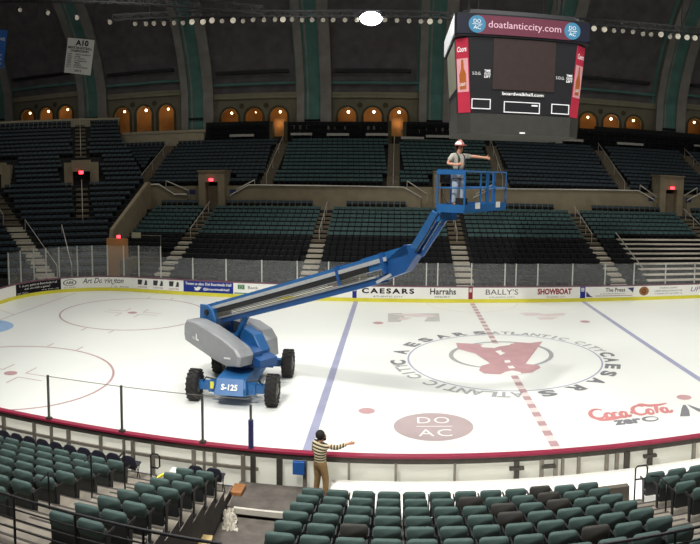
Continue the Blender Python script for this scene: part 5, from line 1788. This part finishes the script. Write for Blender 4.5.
MB().tube([LP(-.6, 0, 1.75), BP(1.9, 0, -.5)], .11, 14).build('lift_cylinder', M['lift_blue'], lift)
MB().tube([BP(1.5, 0, -.62), BP(2.5, 0, -.42)], .07, 12).build('cylinder_rod', M['lift_silver'], lift)
# jib
PB = Vector((-2.82, -10.2, 7.56))                 # platform floor centre
J0 = BP(BL - .1, 0, .12)
J1 = Vector((-3.88, -10.55, 7.42))
jd = (J1 - J0).normalized()
for t_ in (-.13, .13):
    MB().bar(J0 + n2 * t_, J1 + n2 * t_, .09, .26, up=h2).build('jib_arm', M['lift_blue'], lift)
MB().bar(J0 + h2 * .28 - Vector((0, 0, .1)), J1 + h2 * .28 - Vector((0, 0, .15)), .09, .1, up=h2).build('jib_link', M['lift_blue_dark'], lift)
MB().tube([J0 + h2 * .15 - n2 * .2, J0.lerp(J1, .5) + h2 * .16 - n2 * .18, J1 + h2 * .12 - n2 * .18], .02, 6).build('hydraulic_hose', M['hose'], lift)
MB().bar(J1 - Vector((0, 0, .12)), J1 + h2 * .55 + Vector((0, 0, -.05)), .3, .26).build('platform_rotator', M['lift_blue'], lift)
# platform: long axis across the boom
ax_, ay_ = n2, h2                                  # long axis, short axis


def PP(a, b, z): return tuple(PB + ax_ * a + ay_ * b + Vector((0, 0, z)))


def pbox(a0, a1, b0, b1, z0, z1):
    vs = [PP(a, b, z) for z in (z0, z1) for a, b in ((a0, b0), (a1, b0), (a1, b1), (a0, b1))]
    return MB().add(vs, [(3, 2, 1, 0), (4, 5, 6, 7), (0, 1, 5, 4), (1, 2, 6, 5), (2, 3, 7, 6), (3, 0, 4, 7)])


LA, LB2 = 1.3, .45
plat = pbox(-LA, LA, -LB2, LB2, 0, .04).build('platform_floor', M['lift_blue_dark'], lift)
for a0, a1, b0, b1 in ((-LA, LA, -LB2 - .015, -LB2 + .015), (-LA, LA, LB2 - .015, LB2 + .015), (-LA - .015, -LA + .015, -LB2, LB2), (LA - .015, LA + .015, -LB2, LB2)):
    pbox(a0, a1, b0, b1, -.08, .15).build('toe_board', M['lift_blue'], plat)
for z in (.62, 1.1):
    pts = [PP(-LA, -LB2, z), PP(LA, -LB2, z), PP(LA, LB2, z), PP(-LA, LB2, z)]
    MB().tube(pts, .021, 8, True).build('guard_rail', M['lift_blue'], lift)
for a, b in ((-LA, -LB2), (-LA, LB2), (-.35, LB2), (.12, LB2), (.55, LB2), (LA, LB2), (LA, -LB2), (0, -LB2), (-.55, -LB2), (LA, 0)):
    MB().tube([PP(a, b, 0), PP(a, b, 1.1)], .03 if abs(a) > 1 else .024, 8).build('rail_post', M['lift_blue'], lift)
pbox(-.02, .14, LB2 - .02, LB2 + .02, .1, 1.08).build('gate_plate', M['lift_blue'], lift)
for a in (-.55, .75):
    pbox(a - .14, a + .14, LB2 + .018, LB2 + .024, .02, .2).build('white_decal', M['white'], plat)
cb = MB()
pbox(-1.1, -.75, -LB2 - .05, -LB2 + .1, .75, 1.0).build('control_box', M['hose'], lift)
pbox(-LA - .03, -LA + .05, -LB2, LB2, 1.0, 1.14).build('end_pad', M['lift_blue'], lift)
pbox(-1.2, -1.0, .1, .38, .04, .34).build('tool_box', M['hose'], lift)

# ================================================================ PEOPLE
def chain(j, e, names):
    for a, b in zip(names, names[1:]): e.append((a, b))


def person(loc, label, spec):
    root = thing('person', loc, label, 'person')
    J = spec['J']
    E_ = []
    chain(J, E_, ['pelvis', 'belly', 'chest', 'neck', 'head', 'crown'])
    for s in ('l', 'r'):
        chain(J, E_, ['pelvis', s + 'hip', s + 'knee', s + 'ankle', s + 'toe'])
        chain(J, E_, ['chest', s + 'sho', s + 'elb', s + 'wri', s + 'palm'])
        for f in range(5):
            chain(J, E_, [s + 'palm', f'{s}f{f}a', f'{s}f{f}b'])
    E_.append(('head', 'nose'))
    B = {n: (p, r * (.68 if n in ('pelvis', 'belly', 'chest') else .78 if n[1:] in ('hip', 'sho') else 1)) for n, (p, r) in J.items()}
    skin_obj('body', B, E_, M['skin'], root, 2, 'pelvis')
    return root


def fingers(J, s, palm, d, side, curl=(0, 0, -1), L=.085):
    """five fingers from the palm along d; side = thumb side"""
    palm, d, side, curl = Vector(palm), Vector(d).normalized(), Vector(side).normalized(), Vector(curl)
    ln = (.62, .9, 1.0, .93, .75)
    for f in range(5):
        if f == 0:
            a = palm + side * .045 + d * .02; b = a + (d * .7 + side * .6).normalized() * .05
        else:
            o = side * (.03 - .02 * (f - 1))
            a = palm + o + d * .055; b = a + (d + curl * .35).normalized() * L * ln[f] * .75
        J[f'{s}f{f}a'] = (tuple(a), .011); J[f'{s}f{f}b'] = (tuple(b), .008)


def rel(J, names, grow):
    return {n: (J[n][0], J[n][1] + grow) for n in names}


# --- worker in the basket: faces the camera's right, left arm stretched out to the right
fw = Vector((.55, -.83, 0)).normalized()            # facing
rt = Vector((fw.y, -fw.x, 0))                       # his right-hand side
def W_(f, r, z): return tuple(fw * f + rt * r + Vector((0, 0, z)))
J = {'pelvis': (W_(0, 0, .95), .135), 'belly': (W_(.01, 0, 1.12), .135), 'chest': (W_(0, 0, 1.34), .15), 'neck': (W_(.02, 0, 1.5), .058), 'head': (W_(.05, 0, 1.62), .092), 'crown': (W_(.04, 0, 1.7), .08), 'nose': (W_(.13, -.05, 1.61), .02)}
for s, k in (('r', 1), ('l', -1)):
    J[s + 'hip'] = (W_(0, k * .1, .88), .1); J[s + 'knee'] = (W_(.04, k * .12, .5), .066); J[s + 'ankle'] = (W_(-.01, k * .13, .1), .045); J[s + 'toe'] = (W_(.17, k * .15, .05), .042)
    J[s + 'sho'] = (W_(0, k * .2, 1.42), .062)
J['relb'] = (W_(-.02, .36, 1.2), .046); J['rwri'] = (W_(.2, .24, 1.17), .034); J['rpalm'] = (W_(.28, .18, 1.18), .036)
# left arm out to image right (+x, a little away)
sl = Vector(J['lsho'][0])
ad_ = Vector((.97, .12, -.03)).normalized()
J['lelb'] = (tuple(sl + ad_ * .3 + Vector((0, 0, .0))), .046); J['lwri'] = (tuple(sl + ad_ * .56 + Vector((0, 0, -.01))), .034); J['lpalm'] = (tuple(sl + ad_ * .64 + Vector((0, 0, -.015))), .034)
fingers(J, 'l', J['lpalm'][0], ad_, Vector((0, 0, 1)), Vector((0, -.3, -.3)))
fingers(J, 'r', J['rpalm'][0], Vector((.6, -.2, .1)), Vector((0, 0, 1)), Vector((-.2, -.3, -.6)))
wl = Vector(PP(-.92, .0, .05))
wk = person(tuple(wl), 'worker in white and red hard hat, grey T-shirt and harness pointing from the lift basket', {'J': J})
wk.scale = (1.05, 1.05, 1.05)
shirt = rel(J, ['belly', 'chest', 'rsho', 'lsho'], .018)
shirt['pelvis'] = (W_(0, 0, 1.0), .15)
shirt['neck'] = (W_(.015, 0, 1.47), .07)
for s in 'rl':
    a, b = Vector(J[s + 'sho'][0]), Vector(J[s + 'elb'][0])
    shirt[s + 'slv'] = (tuple(a.lerp(b, .75)), .068)
skin_obj('t_shirt', shirt, [('pelvis', 'belly'), ('belly', 'chest'), ('chest', 'neck'), ('chest', 'rsho'), ('rsho', 'rslv'), ('chest', 'lsho'), ('lsho', 'lslv')], M['tee'], wk, 2, 'pelvis')
tr = rel(J, ['pelvis', 'rhip', 'lhip', 'rknee', 'lknee', 'rankle', 'lankle'], .02); tr['waist'] = (W_(0, 0, 1.06), .15)
skin_obj('trousers', tr, [('waist', 'pelvis'), ('pelvis', 'rhip'), ('rhip', 'rknee'), ('rknee', 'rankle'), ('pelvis', 'lhip'), ('lhip', 'lknee'), ('lknee', 'lankle')], M['jeans'], wk, 2, 'pelvis')
for s in 'rl':
    bt_ = {'a': (tuple(Vector(J[s + 'ankle'][0]) + Vector((0, 0, .06))), .062), 'b': (tuple(Vector(J[s + 'ankle'][0]) + Vector((0, 0, -.03))), .064), 'c': (J[s + 'toe'][0], .055)}
    skin_obj('boot', bt_, [('a', 'b'), ('b', 'c')], M['boots'], wk, 2, 'a')
hh = MB()
hc = Vector(W_(.045, 0, 1.7))
hv = []
for i in range(8):
    ph = PI / 2 * i / 7
    for k in range(20): hv.append((hc.x + .135 * math.cos(ph) * math.cos(2 * PI * k / 20), hc.y + .125 * math.cos(ph) * math.sin(2 * PI * k / 20), hc.z + .125 * math.sin(ph)))
hf = [(i * 20 + k, i * 20 + (k + 1) % 20, (i + 1) * 20 + (k + 1) % 20, (i + 1) * 20 + k) for i in range(7) for k in range(20)]
hh.add(hv, hf)
hat = hh.build('hard_hat', M['white'], wk, True, local=True)
MB().prism([tuple(hc + Vector((.165 * math.cos(2 * PI * k / 24), .155 * math.sin(2 * PI * k / 24), 0)) + fw * (.05 if k else .05)) for k in range(24)], (0, 0, .02)).build('hat_brim', M['hat_red'], hat, local=True)
MB().tube([tuple(hc + fw * (.13 * math.cos(a)) + Vector((0, 0, .13 * math.sin(a)))) for a in [PI * k / 10 for k in range(11)]], .03, 8).build('hat_ridge', M['hat_red'], hat, True, local=True)
for k in (-1, 1):
    MB().sphere(W_(.138, k * .034 - .02, 1.645), .014, 8, 6).build('eye', M['hair'], wk, True, local=True)
MB().tube([W_(.135, -.05, 1.565), W_(.142, -.02, 1.562), W_(.135, .015, 1.565)], .008, 6).build('mouth', M['boots'], wk, True, local=True)
MB().sphere(W_(-.015, 0, 1.62), .1, 12, 8, (1, 1, 1)).build('hair', M['hair'], wk, True, local=True)
for k in (-1, 1):
    MB().tube([W_(.13, k * .1, .97), W_(.175, k * .11, 1.2), W_(.15, k * .1, 1.4), W_(.03, k * .1, 1.51), W_(-.14, k * .08, 1.35)], .02, 6).build('harness_strap', M['harness'], wk, True, local=True)
    MB().tube([W_(.13 * math.cos(a) + .03, k * .12 + .12 * math.sin(a), .78 + .03 * math.cos(a)) for a in [2 * PI * q / 14 for q in range(14)]], .016, 6, True).build('leg_loop', M['harness'], wk, True, local=True)
MB().tube([W_(.17 * math.cos(a), .17 * math.sin(a), .98) for a in [2 * PI * q / 18 for q in range(18)]], .024, 6, True).build('harness_belt', M['harness'], wk, True, local=True)
MB().tube([W_(-.14, 0, 1.3), W_(-.3, .15, .8), W_(-.1, .42, .3), W_(.1, .42, .12)], .012, 6).build('lanyard', M['harness'], wk, True, local=True)

# --- man behind the boards, seen from behind, pointing along the boards to the right
fw = Vector((.62, .78, 0)).normalized()
rt = Vector((fw.y, -fw.x, 0))
J = {'pelvis': (W_(0, 0, .92), .135), 'belly': (W_(0, 0, 1.1), .145), 'chest': (W_(0, 0, 1.33), .15), 'neck': (W_(.02, 0, 1.5), .06), 'head': (W_(.05, 0, 1.61), .092), 'crown': (W_(.03, 0, 1.7), .08)}
J['nose'] = (tuple(Vector(W_(.05, 0, 1.61)) + Vector((.125, .03, -.01))), .02)
for s, k in (('r', 1), ('l', -1)):
    J[s + 'hip'] = (W_(0, k * .1, .86), .1); J[s + 'knee'] = (W_(.03 + (.06 if k > 0 else 0), k * .12, .48), .066); J[s + 'ankle'] = (W_(-.02 + (.08 if k > 0 else 0), k * .14, .09), .045); J[s + 'toe'] = (W_(.15 + (.08 if k > 0 else 0), k * .17, .05), .042)
    J[s + 'sho'] = (W_(0, k * .2, 1.42), .062)
sr = Vector(J['rsho'][0])
ad_ = Vector((.95, .2, .08)).normalized()
J['relb'] = (tuple(sr + ad_ * .3 + Vector((0, 0, -.07))), .046); J['rwri'] = (tuple(sr + ad_ * .56 + Vector((0, 0, -.0))), .034); J['rpalm'] = (tuple(sr + ad_ * .64 + Vector((0, 0, .0))), .034)
J['lelb'] = (W_(.06, -.3, 1.14), .046); J['lwri'] = (W_(.24, -.22, 1.02), .034); J['lpalm'] = (W_(.3, -.18, .99), .034)
fingers(J, 'r', J['rpalm'][0], ad_, Vector((0, 0, 1)), Vector((0, .2, -.3)))
fingers(J, 'l', J['lpalm'][0], fw, Vector((0, 0, 1)), Vector((0, 0, -.6)))
mn = person((-6.99, -13.62, .2), 'person in striped sweater and khaki trousers pointing right from behind the boards', {'J': J})
sw = rel(J, ['pelvis', 'belly', 'chest', 'rsho', 'lsho'], .02)
sw['neck'] = (W_(.015, 0, 1.48), .072)
sw['pelvis'] = (W_(0, 0, .84), .17); sw['belly'] = (W_(0, 0, 1.08), .17)
a, b = sr, Vector(J['relb'][0])
sw['rs2'] = (tuple(a.lerp(b, .35)), .072)
sw['le2'] = (J['lelb'][0], .064); sw['lw2'] = (tuple(Vector(J['lelb'][0]).lerp(Vector(J['lwri'][0]), .9)), .05)
skin_obj('sweater', sw, [('pelvis', 'belly'), ('belly', 'chest'), ('chest', 'neck'), ('chest', 'rsho'), ('rsho', 'rs2'), ('chest', 'lsho'), ('lsho', 'le2'), ('le2', 'lw2')], M['sweater'], mn, 2, 'pelvis')
sv = {'a': (tuple(a.lerp(b, .3)), .072), 'b': (J['relb'][0], .066), 'c': (tuple(b.lerp(Vector(J['rwri'][0]), .9)), .05)}
skin_obj('sleeve', sv, [('a', 'b'), ('b', 'c')], M['sleeve'], mn, 2, 'a')
tr = rel(J, ['pelvis', 'rhip', 'lhip', 'rknee', 'lknee', 'rankle', 'lankle'], .024); tr['waist'] = (W_(0, 0, 1.04), .15)
skin_obj('trousers', tr, [('waist', 'pelvis'), ('pelvis', 'rhip'), ('rhip', 'rknee'), ('rknee', 'rankle'), ('pelvis', 'lhip'), ('lhip', 'lknee'), ('lknee', 'lankle')], M['khaki'], mn, 2, 'pelvis')
for s in 'rl':
    bt_ = {'a': (tuple(Vector(J[s + 'ankle'][0]) + Vector((0, 0, .03))), .058), 'b': (tuple(Vector(J[s + 'ankle'][0]) + Vector((0, 0, -.03))), .06), 'c': (J[s + 'toe'][0], .05)}
    skin_obj('shoe', bt_, [('a', 'b'), ('b', 'c')], M['boots'], mn, 2, 'a')
hr = MB().sphere((J['head'][0][0] - .035, J['head'][0][1] - .015, 1.655), .125, 14, 10, (1, 1.02, 1.05)).build('hair', M['hair'], mn, True, local=True)
MB().sphere((J['head'][0][0] + .06, J['head'][0][1] + .005, 1.545), .062, 10, 8, (1, 1, .7)).build('beard', M['hair'], mn, True, local=True)
for k in (-1, 1):
    MB().sphere((J['head'][0][0] + .094, J['head'][0][1] + k * .036, 1.64), .013, 8, 6).build('eye', M['hair'], mn, True, local=True)
MB().sphere((J['head'][0][0] + .01, J['head'][0][1] - .098, 1.61), .026, 8, 6, (.6, .5, 1)).build('ear', M['skin'], mn, True, local=True)

# ================================================================ LIGHTS
def area(name, loc, sx, sy, power, col=(1, 1, 1), spread=180, rot=(0, 0, 0)):
    l = bpy.data.lights.new(name, 'AREA')
    l.shape = 'RECTANGLE'
    l.size, l.size_y = sx, sy
    l.energy = power
    l.color = col
    l.spread = R_(spread)
    o = bpy.data.objects.new(name, l)
    COL.objects.link(o)
    o.location = loc
    o.rotation_euler = rot
    return o


for lx in (-22, -11, 0, 11, 22):
    for ly in (-8, 4):
        area('arena_light', (lx, ly, 23), 2.2, 2.2, 530, (1, .99, .955), 118)
area('near_stand_fill', (-12, -24, 23), 3, 2, 2000, (1, .985, .95), 130)  # unseen fill lamp, added to brighten the near stand
sp = bpy.data.lights.new('unseen_shadow_spot', 'SPOT')
sp.energy = 34000; sp.spot_size = R_(54); sp.spot_blend = .5; sp.shadow_soft_size = .7; sp.color = (1, .985, .95)
spo = bpy.data.objects.new('unseen_shadow_spot', sp); COL.objects.link(spo)
spo.location = (-16, -33, 32)  # unseen spot added behind the camera to throw the boom's shadow
spo.rotation_euler = (Vector((-2, 2, 0)) - spo.location).to_track_quat('-Z', 'Y').to_euler()
area('near_stand_fill', (4, -22, 24), 3, 2, 1500, (1, .97, .92), 130)  # second unseen fill over the near seats
for lx in (-36, -18, 0, 18, 36):
    area('far_stand_fill', (lx, 22, 30), 3, 3, 600, (1, .97, .9), 150)  # weak unseen fill lamps added to lift the dark far stands
W = bpy.data.worlds.new('world')
W.use_nodes = True
W.node_tree.nodes['Background'].inputs['Color'].default_value = (.86, .88, .9, 1)
W.node_tree.nodes['Background'].inputs['Strength'].default_value = .16
SC.world = W
